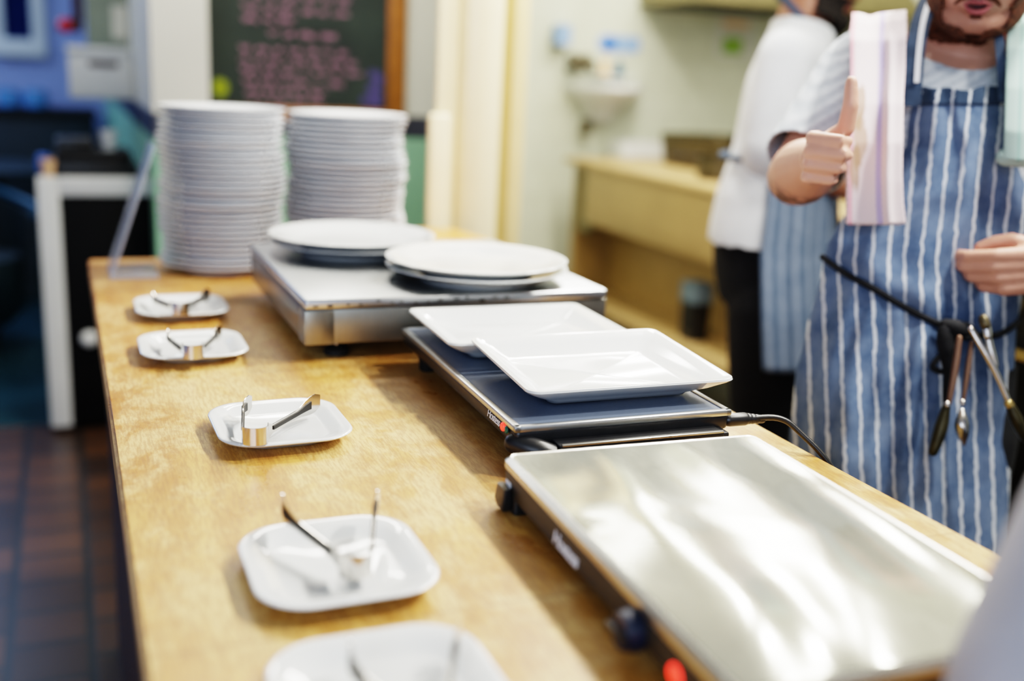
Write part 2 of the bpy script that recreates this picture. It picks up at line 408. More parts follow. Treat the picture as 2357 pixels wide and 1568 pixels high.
def ellip(bm, c, rx, ry, rz, ax=None, n=14):
    r = bmesh.ops.create_uvsphere(bm, u_segments=n * 2, v_segments=n, radius=1); X, Y, Z = ax or (V((1, 0, 0)), V((0, 1, 0)), V((0, 0, 1)))
    m = Matrix((X * rx, Y * ry, Z * rz)).transposed().to_4x4(); m.translation = V(c)
    bmesh.ops.transform(bm, matrix=m, verts=r['verts']); return bm
def grid(bm, fn, nu, nv, uvf=None):
    """open sheet; fn(s, t) -> point, uvf(s, t) -> (u, v)"""
    L = [[bm.verts.new(fn(i / nu, j / nv)) for i in range(nu + 1)] for j in range(nv + 1)]
    uv = bm.loops.layers.uv.verify() if uvf else None
    for j in range(nv):
        for i in range(nu):
            f = bm.faces.new((L[j][i], L[j][i + 1], L[j + 1][i + 1], L[j + 1][i]))
            if uvf:
                for l, (a, b) in zip(f.loops, ((i, j), (i + 1, j), (i + 1, j + 1), (i, j + 1))): l[uv].uv = uvf(a / nu, b / nv)
    return bm
def solid(o, th, off=0):
    md = o.modifiers.new('thickness', 'SOLIDIFY'); md.thickness = th; md.offset = off; return o

# ------------------------------------------------------------------ room
def struct(name, bm, m, **k):
    return tag(obj(name, bm, m, smooth=False, **k), kind='structure')
struct('floor', bx(-3.2, 4.4, -2.2, 4.25, -.1, 0), 'quarry')
struct('floor', bx(-3.2, .30, 4.25, 9.2, -.1, .004), 'lino')
struct('floor', bx(.30, 4.4, 4.25, 5.4, -.1, 0), 'quarry')
struct('ceiling', bx(-3.2, 4.4, -.4, 9.2, 2.75, 2.85), 'ceiling')
struct('wall_left', bx(-3.3, -3.2, -2.2, 9.2, -.1, 2.85), 'lavender')
struct('wall_right', bx(4.3, 4.4, -2.2, 5.4, 0, 2.75), 'kitchen_tile_side')
struct('wall_kitchen', bx(1.50, 4.3, 5.3, 5.42, 0, 2.75), 'kitchen_tile')
struct('wall_back', bx(.48, 1.44, 4.3, 4.42, 0, 2.75), 'dado')
struct('wall_pier', bx(.29, .48, 3.95, 9.2, 0, 2.75), 'dado')
struct('wall_divider', bx(1.44, 1.50, 3.5, 5.42, 0, 2.75), 'kitchen_tile_side')
struct('wall_far', bx(-3.2, .29, 8.5, 8.6, 0, 2.75), 'lavender')
# post at the end of the pass, with its grooves and casing
t = bpy.data.objects.new('trim_1', None); COL.objects.link(t); tag(t, kind='structure')
pr = [(1.058, 2.985), (1.064, 2.962), (1.082, 2.945), (1.115, 2.936), (1.150, 2.938), (1.178, 2.950), (1.192, 2.972), (1.194, 2.99), (1.25, 2.99), (1.262, 3.2), (1.075, 3.2)]
bm = B(); rings(bm, [[V((x, y, z)) for x, y in pr] for z in (0, 2.75)]); obj('post', bm, 'cream_paint', t)
bm = B(); bx(.992, 1.022, 2.965, 2.99, 0, 2.75, .008, bm, 3); bx(1.024, 1.056, 2.975, 3.0, 0, 2.75, .008, bm, 3); obj('architrave', bm, 'cream_paint', t)
obj('architrave', bx(1.222, 1.268, 2.962, 2.99, 0, 2.75, .01, seg=3), 'cream_tan', t)
obj('groove', bx(1.19, 1.226, 2.984, 2.995, 0, 2.75), 'groove_paint', t)
obj('casing', bx(.968, 1.03, 2.945, 2.972, 0, 1.27, .008, seg=3), 'cream_paint', t)
# far window
c = ony(55, 20, 8.5)
w = bpy.data.objects.new('window_1', None); COL.objects.link(w); tag(w, kind='structure')
a = ony(12, 88, 8.5); b_ = ony(74, 88, 8.5)
obj('pane', bx(a.x, b_.x, 8.46, 8.49, a.z, a.z + .9), 'window_dark', w)
bm = B(); bx(a.x - .09, a.x, 8.43, 8.5, a.z - .1, a.z + 1, .01, bm); bx(b_.x, b_.x + .09, 8.43, 8.5, a.z - .1, a.z + 1, .01, bm); bx(a.x - .09, b_.x + .09, 8.42, 8.5, a.z - .12, a.z, .01, bm)
obj('window_frame', bm, 'white_paint', w)

# ------------------------------------------------------------------ counter
ctr = thing('serving_counter', 'long worn beech serving counter running away from the camera', 'counter')
poly = [(.036, .12), (.85, .12), (.85, 2.22), (1.075, 2.6), (1.03, 2.9), (.45, 2.9), (.45, 2.50), (.036, 2.51)]
bm = B(); lo = [bm.verts.new((x, y, CT - .045)) for x, y in poly]; hi = [bm.verts.new((x, y, CT)) for x, y in poly]
n = len(poly); bm.faces.new(hi); bm.faces.new(lo[::-1])
for i in range(n): bm.faces.new((lo[i], lo[(i + 1) % n], hi[(i + 1) % n], hi[i]))
bmesh.ops.bevel(bm, geom=[e for e in bm.edges if all(v.co.z > CT - .001 for v in e.verts)], offset=.004, segments=2, affect='EDGES')
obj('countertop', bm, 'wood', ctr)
obj('front_panel', bx(.06, .09, .15, 2.48, 0, CT - .045), 'dark_brown', ctr)
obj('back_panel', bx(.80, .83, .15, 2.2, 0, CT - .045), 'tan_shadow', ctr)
obj('end_panel', bx(.09, .80, 2.42, 2.46, 0, CT - .045), 'dark_brown', ctr)

# ------------------------------------------------------------------ round plates
def plate_bm(R, h=.024, n=56, lip=.004):
    pr = [(.001, .004), (R * .56, .004), (R * .58, 0), (R * .62, 0), (R * .64, .005), (R * (.80 if lip < .005 else .85), .010 if lip < .005 else .0070), (R * .972, h - lip), (R * .994, h - lip + .0012), (R, h - .0008), (R * .985, h),
          (R * .955, h - .001), (R * .80, h - .008), (R * .68, .0105), (R * .62, .0085), (.001, .0085)]
    return lathe(pr, n)
ORD = 'first second third fourth fifth sixth seventh eighth ninth tenth eleventh twelfth thirteenth fourteenth fifteenth sixteenth seventeenth eighteenth nineteenth twentieth'.split()
ORD += ['twenty-' + o for o in ORD[:9]] + ['thirtieth']
def stack(cx, cy, R, count, pitch, name, side, group):
    first = obj('dinner_plate', plate_bm(R, .022, 64, .0042), 'stackware')
    for i in range(count):
        o = first if i == 0 else first.copy()
        if i: COL.objects.link(o)
        s = 1 + random.uniform(-.010, .012) + (.018 if random.random() < .16 else 0)
        o.location = (cx + random.uniform(-.0025, .0025) + .004 * math.sin(i * .5), cy + random.uniform(-.002, .002), CT + .0005 + i * pitch)
        o.scale = (s, s, 1); o.rotation_euler = (random.uniform(-.004, .004), random.uniform(-.004, .004), random.uniform(0, 6))
        d = count - i
        tail = 'top plate of the ' + side if d == 1 else ('bottom plate of the ' + side if i == 0 else ORD[d - 1] + ' from the top of the ' + side)
        tag(o, 'white round dinner plate, ' + tail, 'plate', group)
stack(.310, 2.37, .131, 29, .01165, 'a', 'taller left-hand stack', 'dinner plates in the left-hand stack')
stack(.601, 2.45, .137, 28, .0117, 'b', 'right-hand stack behind the steel warmer', 'dinner plates in the right-hand stack')

# ------------------------------------------------------------------ steel warming box with round plates
hb = thing('plate_warmer', 'square stainless steel plate warmer standing on black feet', 'plate warmer', (0, 0, CT))
X0, X1, Y0, Y1 = .324, .836, 1.565, 2.095
obj('lid', bx(X0, X1, Y0, Y1, .084, .1, .004, seg=3), 'lid_steel', hb)
obj('housing', bx(X0 + .002, X1 + .002, Y0 + .004, Y1 - .004, .028, .083, .003), 'box_steel', hb)
obj('corner_panel', bx(X0 - .0005, X0 + .045, Y0 + .002, Y0 + .05, .028, .0815, .002), 'box_steel', hb)
bm = B()
for i in range(15):
    x = X0 + .02 + .022 * i + random.uniform(-.006, .006)
    box(bm, (x, Y0 - .0003, .092 + random.uniform(-.003, .003)), (random.uniform(.003, .010), .0012, random.uniform(.002, .004)))
obj('wear_marks', bm, 'side_metal', hb)
for (x, y) in ((X0 + .06, Y0 + .05), (X1 - .06, Y0 + .05), (X0 + .06, Y1 - .05), (X1 - .06, Y1 - .05)):
    f = obj('foot', lathe([(.012, 0), (.020, .001), (.020, .008), (.013, .014), (.006, .016)], 20, (x, y, 0)), 'black_rubber', hb)
    obj('foot_stem', lathe([(.005, .012), (.005, .03)], 12, (x, y, 0)), 'chrome', f)
zt = CT + .1005
rp = obj('serving_plate', plate_bm(.156, .025, 72), 'porcelain')
pl = [(.495, 1.968, 0, 'lower of two large round plates on the far side of the steel warmer'), (.497, 1.966, .0130, 'upper of two large round plates on the far side of the steel warmer'),
      (.645, 1.688, 0, 'lower of two large round plates near the front edge of the steel warmer'), (.645, 1.690, .0130, 'upper of two large round plates near the front edge of the steel warmer')]
for i, (x, y, z, l) in enumerate(pl):
    o = rp if i == 0 else rp.copy()
    if i: COL.objects.link(o)
    o.location = (x, y, zt + z); tag(o, 'white ' + l, 'plate', 'large round plates on the steel warmer')

# ------------------------------------------------------------------ black warming tray with rectangular plates
def writing(name, s, size, loc, rot, m, parent, shear=.25, ext=.0002):
    cu = bpy.data.curves.new(name, 'FONT'); cu.body = s; cu.size = size; cu.shear = shear; cu.extrude = ext; cu.space_character = .86
    tmp = bpy.data.objects.new(name, cu); COL.objects.link(tmp)
    bpy.context.view_layer.update()
    me = bpy.data.meshes.new_from_object(tmp.evaluated_get(bpy.context.evaluated_depsgraph_get())); bpy.data.objects.remove(tmp)
    o = link(name, me, m, parent); o.location = loc; o.rotation_euler = rot; return o
wt = thing('warming_tray', 'black electric warming tray with slate top and steel rim', 'warming tray', (0, 0, CT))
TX0, TX1, TY0, TY1, TZ = .458, .746, 1.045, 1.528, .056
obj('body', bx(TX0 + .002, TX1 - .002, TY0 + .002, TY1 - .002, .031, TZ - .003, .006, seg=3), 'black_plastic', wt)
obj('top_panel', bx(TX0 + .008, TX1 - .008, TY0 + .008, TY1 - .008, TZ - .004, TZ + .0003), 'tray_top', wt)
bm = B(); bx(TX0, TX0 + .009, TY0, TY1, TZ - .006, TZ + .002, .002, bm); bx(TX1 - .009, TX1, TY0, TY1, TZ - .006, TZ + .002, .002, bm)
bx(TX0, TX1, TY0, TY0 + .009, TZ - .006, TZ + .002, .002, bm); bx(TX0, TX1, TY1 - .009, TY1, TZ - .006, TZ + .002, .002, bm)
obj('rim', bm, 'lid_steel', wt)
for (x, y) in ((TX0 + .03, TY0 + .03), (TX1 - .03, TY0 + .03), (TX0 + .03, TY1 - .045), (TX1 - .03, TY1 - .045)):
    obj('foot', lathe([(.011, 0), (.013, .002), (.016, .034)], 16, (x, y, 0)), 'black_rubber', wt)
# front grip: rounded black block on the left, folded handle bar below the front edge
bm = B(); tube(bm, [(TX0 + .006, TY0 + .012, .034), (TX0 + .028, TY0 - .006, .028), (TX0 + .052, TY0 - .012, .020)], [.013, .015, .013], 14, 4); obj('grip', bm, 'black_plastic', wt)
hd = obj('handle', bx(TX0 + .048, TX1 - .022, TY0 - .022, TY0 + .018, .024, .0385, .002), 'black_plastic', wt)
obj('handle_edge', bx(TX0 + .05, TX1 - .024, TY0 - .0235, TY0 - .019, .0375, .0402, .001), 'rim_steel', hd)
obj('hinge', bx(TX1 - .030, TX1 - .012, TY0 - .018, TY0 + .012, .016, .036, .003), 'black_plastic', wt)
bm = B(); ellip(bm, (TX0 - .0005, 1.081, .0465), .003, .0052, .0052); o = obj('indicator_lamp', bm, 'red_light', wt); tag(o, 'lit red lamp')
bm = B(); ellip(bm, (TX0 - .0005, 1.070, .0465), .002, .0046, .0046); o = obj('indicator_lamp', bm, 'green_light', wt); tag(o, 'unlit green lamp')
writing('lettering', 'Hostess', .0155, (TX0 + .0015, 1.141, .0405), (PI / 2, 0, -PI / 2), 'white_print', wt, .3)
# power cord
cord = thing('power_cord', 'black power cord plugged into the warming tray and hanging over the counter edge', 'cord')
p0 = V((TX1 + .002, TY0 + .012, CT + .041))
bm = B(); tube(bm, [p0, p0 + V((.022, -.001, 0))], [.0085, .0085], 12)
for i in range(5): tube(bm, [p0 + V((.020 + .006 * i, -.001 * i, -.0003 * i)), p0 + V((.023 + .006 * i, -.001 * i, -.0003 * i))], [.0078 - .0006 * i] * 2, 12)
obj('plug', bm, 'black_plastic', cord)
bm = B(); tube(bm, [p0 + V((.03, -.003, 0)), p0 + V((.065, -.012, .001)), V((.835, 1.03, CT + .028)), V((.868, .99, CT - .02)), V((.885, .95, CT - .12)), V((.89, .93, .5)), V((.89, .95, .05))], .0038, 10, 6)
obj('cable', bm, 'cable', cord)

def rect_plate(a, b):
    return rloft([(.001, .001, .0005, .003), (a * .62, b * .58, .012, .003), (a * .63, b * .59, .012, 0), (a * .68, b * .64, .012, 0), (a * .70, b * .67, .013, .004),
                  (a * .86, b * .84, .014, .012), (a * .985, b * .98, .015, .0235), (a, b, .015, .026), (a * .995, b * .99, .015, .0285), (a * .965, b * .955, .013, .0285),
                  (a * .86, b * .83, .011, .020), (a * .73, b * .68, .009, .0095), (a * .68, b * .62, .008, .0075), (.001, .001, .0005, .0075)], 6, None, .004)
r1 = obj('rectangular_plate', rect_plate(.141, .111), 'porcelain', ang=60)
r1.location = (.609, 1.409, CT + TZ + .0028); r1.rotation_euler = (0, 0, -.03)
tag(r1, 'white rectangular plate at the far end of the black warming tray, tucked under another', 'plate', 'rectangular plates on the black warming tray')
r2 = r1.copy(); COL.objects.link(r2); r2.location = (.628, 1.189, CT + TZ + .0065); r2.rotation_euler = (.052, 0, -.02)
r2['label'] = 'white rectangular serving plate nearest the front of the black warming tray, overlapping the one behind'

# ------------------------------------------------------------------ steel hot plate
hp = thing('hot_plate', 'low electric hot plate with bare wavy brushed steel top in the foreground', 'hot plate', (0, 0, CT))
HX0, HX1, HY0, HY1, HZ = .408, .716, .515, .985, .056
NX, NY = 24, 36
obj('top_panel', bx(HX0 + .007, HX1 - .007, HY0 + .007, HY1 - .007, HZ - .006, HZ, .002), 'hot_steel', hp)
bm = rloft([((HX1 - HX0) / 2 - .004, (HY1 - HY0) / 2 - .004, .010, -.0425), ((HX1 - HX0) / 2, (HY1 - HY0) / 2, .012, -.038), ((HX1 - HX0) / 2, (HY1 - HY0) / 2, .012, -.012), ((HX1 - HX0) / 2 - .002, (HY1 - HY0) / 2 - .002, .012, -.009)])
o = obj('housing', bm, 'side_metal', hp); o.location = ((HX0 + HX1) / 2, (HY0 + HY1) / 2, HZ)
hx_, hy_ = (HX1 - HX0) / 2, (HY1 - HY0) / 2
bm = rloft([(hx_ + .001, hy_ + .001, .012, -.0125), (hx_ + .001, hy_ + .001, .012, -.005), (hx_ - .004, hy_ - .004, .010, -.0005), (hx_ - .0075, hy_ - .0075, .008, -.0015), (hx_ - .02, hy_ - .02, .008, -.006)])
o = obj('rim', bm, 'rim_steel', hp); o.location = ((HX0 + HX1) / 2, (HY0 + HY1) / 2, HZ)
for (x, y) in ((HX0 + .012, HY1 - .025), (HX1 - .02, HY1 - .025), (HX0 + .012, HY0 + .03), (HX1 - .02, HY0 + .03)):
    obj('foot', rloft([(.010, .014, .003, 0), (.013, .017, .004, .003), (.013, .017, .004, .022)]), 'black_plastic', hp, loc=(x, y, 0))
bm = rloft([(.004, .011, .002, -.012), (.006, .014, .003, -.004), (.004, .012, .002, .012)]); o = obj('latch', bm, 'black_plastic', hp, loc=(HX0 - .006, .962, .016))
kn = obj('knob', lathe([(.004, 0), (.017, 0), (.018, .004), (.015, .016), (.003, .017)], 24), 'blue_knob', hp, loc=(HX0, .660, .026)); kn.rotation_euler = (0, -PI / 2, 0)
obj('pointer', bx(-.003, .003, -.016, .016, .015, .021, .0015), 'black_plastic', kn)
bm = B(); ellip(bm, (HX0, .596, .024), .004, .009, .0075); o = obj('indicator_lamp', bm, 'red_light', hp); tag(o, 'lit red lamp')
writing('lettering', 'Hostess', .021, (HX0 - .0009, .838, .0205), (PI / 2, 0, -PI / 2), 'white_print', hp, .3, .0004)
obj('sticker', bx(HX0 - .0008, HX0 + .001, .958, .972, .0215, .032), 'white_print', hp)

def turn(o, cx, cy, a, dx=0, dy=0):
    c, s_ = math.cos(a), math.sin(a); o.rotation_euler = (0, 0, a); o.location = (cx + dx - c * cx + s_ * cy, cy + dy - s_ * cx - c * cy, o.location.z)
turn(hp, .562, .75, -.045, -.004, -.008); turn(wt, .602, 1.286, -.022, .004, .005)
# ------------------------------------------------------------------ small plates with tongs
def side_plate(a, b):
    return rloft([(.001, .001, .0005, .003), (a * .56, b * .56, .03, .003), (a * .58, b * .58, .03, 0), (a * .63, b * .63, .03, 0), (a * .66, b * .66, .032, .004), (a * .8, b * .8, .036, .008),
                  (a * .98, b * .98, .044, .0135), (a, b, .045, .0155), (a * .99, b * .99, .045, .017), (a * .96, b * .96, .044, .0172), (a * .80, b * .80, .034, .0135),
                  (a * .70, b * .70, .028, .0085), (a * .64, b * .64, .026, .007), (.001, .001, .0005, .007)], 10)
def strip(bm, path, th=.0012):
    """path: list of (x, y, zc, half height): an upright metal strip with thickness"""
    L = []
    for i, (x, y, z, h) in enumerate(path):
        a = path[max(i - 1, 0)]; b = path[min(i + 1, len(path) - 1)]
        d = V((b[0] - a[0], b[1] - a[1], 0)).normalized(); nrm = V((-d.y, d.x, 0)) * th / 2
        c = V((x, y, z)); L.append([c + nrm + V((0, 0, -h)), c - nrm + V((0, 0, -h)), c - nrm + V((0, 0, h)), c + nrm + V((0, 0, h))])
    return rings(bm, L)
def make_tongs(la, ra, spread, lift):
    t = thing('serving_tongs', '', 'tongs')
    w = .0145
    bow = []
    for i in range(13):
        an = PI + PI * i / 12
        bow.append((w * math.cos(an), w * .8 * math.sin(an), .0, .0105))
    bow = [(-w, .012, 0, .0105)] + bow + [(w, .012, 0, .0105)]
    obj('spring_band', strip(B(), bow), 'chrome', t)
    for s, ln, sp in ((-1, la, spread[0]), (1, ra, spread[1])):
        p = []; K = 12
        for i in range(K + 1):
            f = i / K
            x = s * w + math.sin(sp) * ln * f; y = .012 + math.cos(sp) * ln * f
            h = .0055 if f < .62 else .0055 + .007 * math.sin((f - .62) / .38 * PI * .62)
            if f > .9: h *= 1 - (f - .9) * 4
            if i == 0: h = .0095
            x += (-s * .010 * max(0, f - .75) / .25 * (1 if s < 0 else -.4))
            p.append((x, y, lift * f + .010 * max(0, f - .6), h))
        arm = obj('arm', strip(B(), p), 'chrome', t)
        # raised rib for the arm's groove, dark reflection put into its colour
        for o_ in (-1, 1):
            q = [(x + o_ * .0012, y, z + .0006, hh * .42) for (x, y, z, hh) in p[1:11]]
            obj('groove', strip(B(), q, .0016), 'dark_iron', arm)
    return t
sp0 = obj('side_plate', side_plate(.079, .083), 'porcelain', ang=60)
SP = [(.179, 1.944, .0, 'small white square plate with tongs, farthest of the five along the counter'),
      (.168, 1.662, .0, 'small white square plate with tongs, second farthest along the counter'),
      (.229, 1.262, .02, 'small white square plate with open tongs, third along in front of the black tray'),
      (.209, .870, .0, 'small white square plate beside the near half of the bare steel hot plate'),
      (.197, .650, .0, 'small white square plate cut off by the bottom edge, nearest of the five')]
for i, (x, y, a, l) in enumerate(SP):
    o = sp0 if i == 0 else sp0.copy()
    if i: COL.objects.link(o)
    o.location = (x, y, CT + .0004); o.rotation_euler = (0, 0, a); o.scale = ((1, 1, 1.02, 1.03, 1.04)[i],) * 2 + (1,); tag(o, l, 'plate', 'small square plates along the counter')
TG = [((.171, 1.862), .095, .095, (-.35, .45), .002, .0, 'small steel tongs opened in a V on the farthest square plate'),
      ((.160, 1.572), .095, .095, (-.2, .38), .002, .0, 'small steel tongs opened in a V on the second farthest square plate'),
      ((.187, 1.185), .106, .122, (-.03, .50), .002, -.19, 'small steel tongs on the third square plate, left arm upright and right arm spread'),
      ((.216, .832), .112, .098, (-.58, .10), .016, -.20, 'blurred steel tongs on the square plate beside the steel hot plate, long arm pointing left'),
      ((.205, .585), .10, .10, (-.25, .4), .002, .0, 'blurred steel tongs on the nearest square plate at the bottom edge')]
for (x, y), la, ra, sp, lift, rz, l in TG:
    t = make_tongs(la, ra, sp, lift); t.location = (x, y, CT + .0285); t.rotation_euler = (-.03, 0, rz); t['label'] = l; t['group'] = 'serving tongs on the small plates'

# ------------------------------------------------------------------ acrylic menu stand
ms = thing('menu_holder', 'clear acrylic menu holder leaning back at the far left end of the counter', 'sign holder', (.072, 2.28, CT))
rot = Matrix.Rotation(math.radians(19), 3, 'Y')
obj('panel', box(B(), rot @ V((0, .06, .143)) + V((.002, 0, 0)), (.006, .15, .286), rot, .0015), 'acrylic', ms)
obj('base', bx(0, .095, -.015, .135, 0, .005, .0015), 'acrylic', ms)

# ------------------------------------------------------------------ blackboard wall
bb = thing('chalkboard', 'framed green-black menu chalkboard covered in pink chalk writing', 'chalkboard', (.505, 4.3, 1.2))
BW, BH = .71, 1.0
obj('board', bx(0, BW, -.02, 0, .02, BH), 'board', bb)
bm = B(); bx(BW, BW + .078, -.035, 0, -.03, BH + .08, .006, bm); bx(-.0, BW, -.035, 0, BH, BH + .08, .006, bm); bx(0, BW, -.035, 0, -.03, .02, .006, bm)
obj('wooden_frame', bm, 'brown_wood', bb)
bm = B(); rows = [(.55, .12, .60), (.51, .12, .58), (.47, .13, .56), (.43, .13, .52), (.385, .14, .50), (.345, .14, .30), (.295, .24, .48), (.235, .13, .56), (.195, .13, .58), (.155, .13, .55), (.115, .14, .50), (.075, .15, .47), (.04, .16, .42)]
for (z, xa, xb) in rows:
    x = xa
    while x < xb:
        ww = random.uniform(.03, .075); k = int(ww / .0055); last = None
        for i in range(k):
            p = V((x + i * .0055, -.0215, z + .011 * math.sin(i * 2.1 + random.uniform(-.9, .9)) + random.uniform(-.004, .004)))
            if last is not None:
                d = (p - last).normalized(); nn = V((-d.z, 0, d.x)) * .0021
                bm.faces.new([bm.verts.new(q) for q in (last - nn, p - nn, p + nn, last + nn)])
            last = p
        x += ww + .014
obj('chalk_writing', bm, 'chalk', bb, smooth=False)
bm = B()
for i in range(9):
    a = i * .7; c = V((.055 + .018 * math.cos(a), -.0212, .085 + .02 * math.sin(a)))
    bm.faces.new([bm.verts.new(c + V((.014 * math.cos(q), -.0001 * i, .016 * math.sin(q)))) for q in [2 * PI * j / 8 for j in range(8)]])
obj('chalk_drawing', bm, 'chalk_green', bb, smooth=False)
bm = B()
for i in range(14):
    c = V((.65 + random.uniform(-.03, .03), -.0212, .10 + random.uniform(-.06, .07)))
    bm.faces.new([bm.verts.new(c + V((.018 * math.cos(q), -.0001 * i, .018 * math.sin(q)))) for q in [2 * PI * j / 8 for j in range(8)]])
obj('chalk_drawing', bm, 'chalk_purple', bb, smooth=False)

# ------------------------------------------------------------------ far left: cabinet and things beyond the doorway
cb = thing('drinks_cabinet', 'low black cabinet with white frame by the doorway on the left', 'cabinet', (-.11, 4.15, 0))
obj('carcass', bx(.01, .40, .02, .5, .02, .93), 'black_panel', cb)
bm = B(); bx(0, .095, 0, .5, 0, .955, .004, bm); bx(0, .40, 0, .5, .885, .955, .004, bm); bx(.33, .40, 0, .5, 0, .955, .004, bm)
bm2 = B(); bx(.012, .085, -.012, .03, .02, .955, .006, bm2); bx(.0851, .40, -.012, .03, .888, .955, .006, bm2)
bm.free(); obj('frame', bm2, 'white_paint', cb)
dr = obj('door', bx(.0855, .395, -.004, .02, .03, .887, .003), 'black_panel', cb)
bm = B(); ellip(bm, (.16, -.02, .36), .03, .016, .03); obj('knob', bm, 'white_paint', dr)
zc = .956
tr = thing('tray_stack', 'stack of black trays on top of the low black cabinet', 'trays', (.05, 4.35, zc))
obj('tray', bx(-.10, .20, -.15, .15, 0, .045, .01), 'black_plastic', tr); obj('tray', bx(-.085, .18, -.14, .13, .0455, .085, .01), 'dark_iron', tr); obj('tray', bx(-.08, .05, -.12, .10, .0855, .125, .01), 'black_plastic', tr)
cp = lathe([(.022, 0), (.03, .05), (.032, .07), (.029, .07), (.026, .02), (.001, .015)], 24)
c1 = obj('cup', cp, 'white_paint'); c1.location = (.155, 4.30, zc + .0862); tag(c1, 'white cup standing on the black trays near the wall corner', 'cup')
c2 = obj('cup', lathe([(.018, 0), (.024, .04), (.026, .058), (.023, .058), (.02, .016), (.001, .012)], 24), 'peach'); tag(c2, None, 'cup'); c2.location = (-.058, 4.175, zc); c2['label'] = 'cream cup at the left corner of the low black cabinet'
bk = obj('folded_cloth', rloft([(.02, .03, .008, 0), (.025, .035, .01, .02), (.02, .03, .01, .06), (.005, .01, .003, .065)]), 'blue_sign'); bk.location = (-.13, 4.30, zc - .04)
bk.location = (-.075, 4.34, zc + .0005); tag(bk, 'crumpled blue cloth on the low black cabinet beside the cream cup', 'cloth')
# white leaflet box on the side wall, notice panel behind it
a = ony(155, 104, 5.0); b_ = ony(322, 238, 5.0)
lb = thing('leaflet_box', 'white wall box with a dark slot hanging on the pier', 'box', (0, 5.0, 0))
obj('housing', bx(a.x, .289, 0, .16, b_.z + .012, a.z - .02, .012, seg=3), 'white_paint', lb)
obj('mounting_plate', bx(.2, .2895, .1601, .175, b_.z + .03, a.z - .04), 'white_paint', lb); obj('lip', bx(a.x - .006, .289, -.008, .17, a.z - .03, a.z, .008), 'white_paint', lb)
c = ony(238, 148, 5.0); obj('slot', bx(c.x - .06, c.x + .06, -.004, .02, c.z - .012, c.z + .014, .003), 'dark_brown', lb)
a = ony(200, 108, 5.2); b_ = ony(330, 0, 5.2)
npn = thing('notice_board', 'sage grey notice panel above the white wall box', 'notice board', (0, 5.2, 0))
obj('panel', bx(a.x, .289, 0, .02, a.z, a.z + .6), 'sage_panel', npn)
c = ony(318, 100, 5.2); o = obj('leaflet', bx(c.x - .02, c.x + .02, -.004, -.0005, c.z, c.z + .35), 'slate_blue', npn); tag(o, 'slate blue leaflet')
c = ony(280, 100, 5.2); o = obj('leaflet', bx(c.x - .035, c.x + .025, -.004, -.0005, c.z + .02, c.z + .16), 'paper', npn); tag(o, 'pale paper sheet')
a = ony(167, 52, 5.6); b_ = ony(193, 52, 5.6)
o = struct('door_1', bx(a.x, b_.x, 5.6, 5.66, a.z, 2.75), 'dark_brown')
a = ony(150, 58, 5.55)
ab = thing('alarm_bell', 'small round red bell fixed beside the dark brown door post', 'bell', (a.x, 5.58, a.z))
obj('bell', lathe([(.002, 0), (.03, .0), (.034, .01), (.026, .03), (.001, .036)], 20), 'red', ab).rotation_euler = (PI / 2, 0, 0)
obj('mounting_plate', bx(-.03, .075, .001, .012, -.03, .03), 'dark_brown', ab)
# seats and tables in the blue-lit room
def tub(loc, label):
    t = thing('tub_chair', label, 'chair', loc)
    obj('seat', lathe([(.20, .12), (.27, .2), (.28, .40), (.25, .44), (.001, .45)], 32), 'dark_teal', t)
    bm = B(); rr = []
    for i in range(25):
        an = math.radians(-20 + 220 * i / 24); h = .74 - .12 * abs(math.cos(an)); ca, sa = math.cos(an), math.sin(an)
        rr.append([V((ca * .27, sa * .27, .25)), V((ca * .34, sa * .34, .25)), V((ca * .36, sa * .36, h)), V((ca * .31, sa * .31, h))])
    rings(bm, rr); obj('back', bm, 'dark_teal', t)
    bm = B(); tube(bm, [V((math.cos(math.radians(-20 + 220 * i / 12)) * .35, math.sin(math.radians(-20 + 220 * i / 12)) * .35, .76 - .12 * abs(math.cos(math.radians(-20 + 220 * i / 12))))) for i in range(13)], .018, 8, 3)
    obj('piping', bm, 'teal_rim', t)
    for k in range(4): obj('leg', lathe([(.012, 0), (.02, .13)], 10, (.17 * math.cos(k * PI / 2 + .78), .17 * math.sin(k * PI / 2 + .78), 0)), 'dark_iron', t)
    return t
tub((-.47, 5.5, .004), 'dark tub chair with teal piping beyond the doorway on the left')
def rtable(loc, label, m):
    t = thing('round_table', label, 'table', loc)
    obj('table_top', lathe([(.001, .715), (.38, .715), (.40, .725), (.40, .74), (.001, .745)], 40), m, t)
    obj('column', lathe([(.04, .02), (.03, .1), (.03, .71)], 16), 'dark_iron', t); obj('base', lathe([(.22, 0), (.22, .012), (.05, .03), (.04, .03)], 30), 'dark_iron', t)
rtable((-.35, 6.7, .004), 'round dark cafe table in the blue-lit room', 'dark_teal')
sb = thing('sideboard', 'long dark sideboard below the far window', 'sideboard', (-.9, 8.1, .004))
obj('carcass', bx(-1.2, 1.1, -.25, .25, .06, .96, .01), 'dark_teal', sb); obj('plinth', bx(-1.15, 1.05, -.2, .24, 0, .0595), 'dark_iron', sb); obj('worktop', bx(-1.22, 1.12, -.28, .26, .96, 1.0, .006), 'dark_iron', sb)
for i in range(3): obj('door', bx(-1.15 + .75 * i, -.45 + .75 * i, -.265, -.25, .1, .92, .004), 'dark_teal', sb)
glint_bm = lathe([(.045, 0), (.072, .01), (.075, .08), (.062, .12), (.054, .12), (.067, .08), (.001, .02)], 24)
j1 = obj('glint_bowl', glint_bm, 'glint_blue')  # bowl shapes added for blue glints on the dark furniture
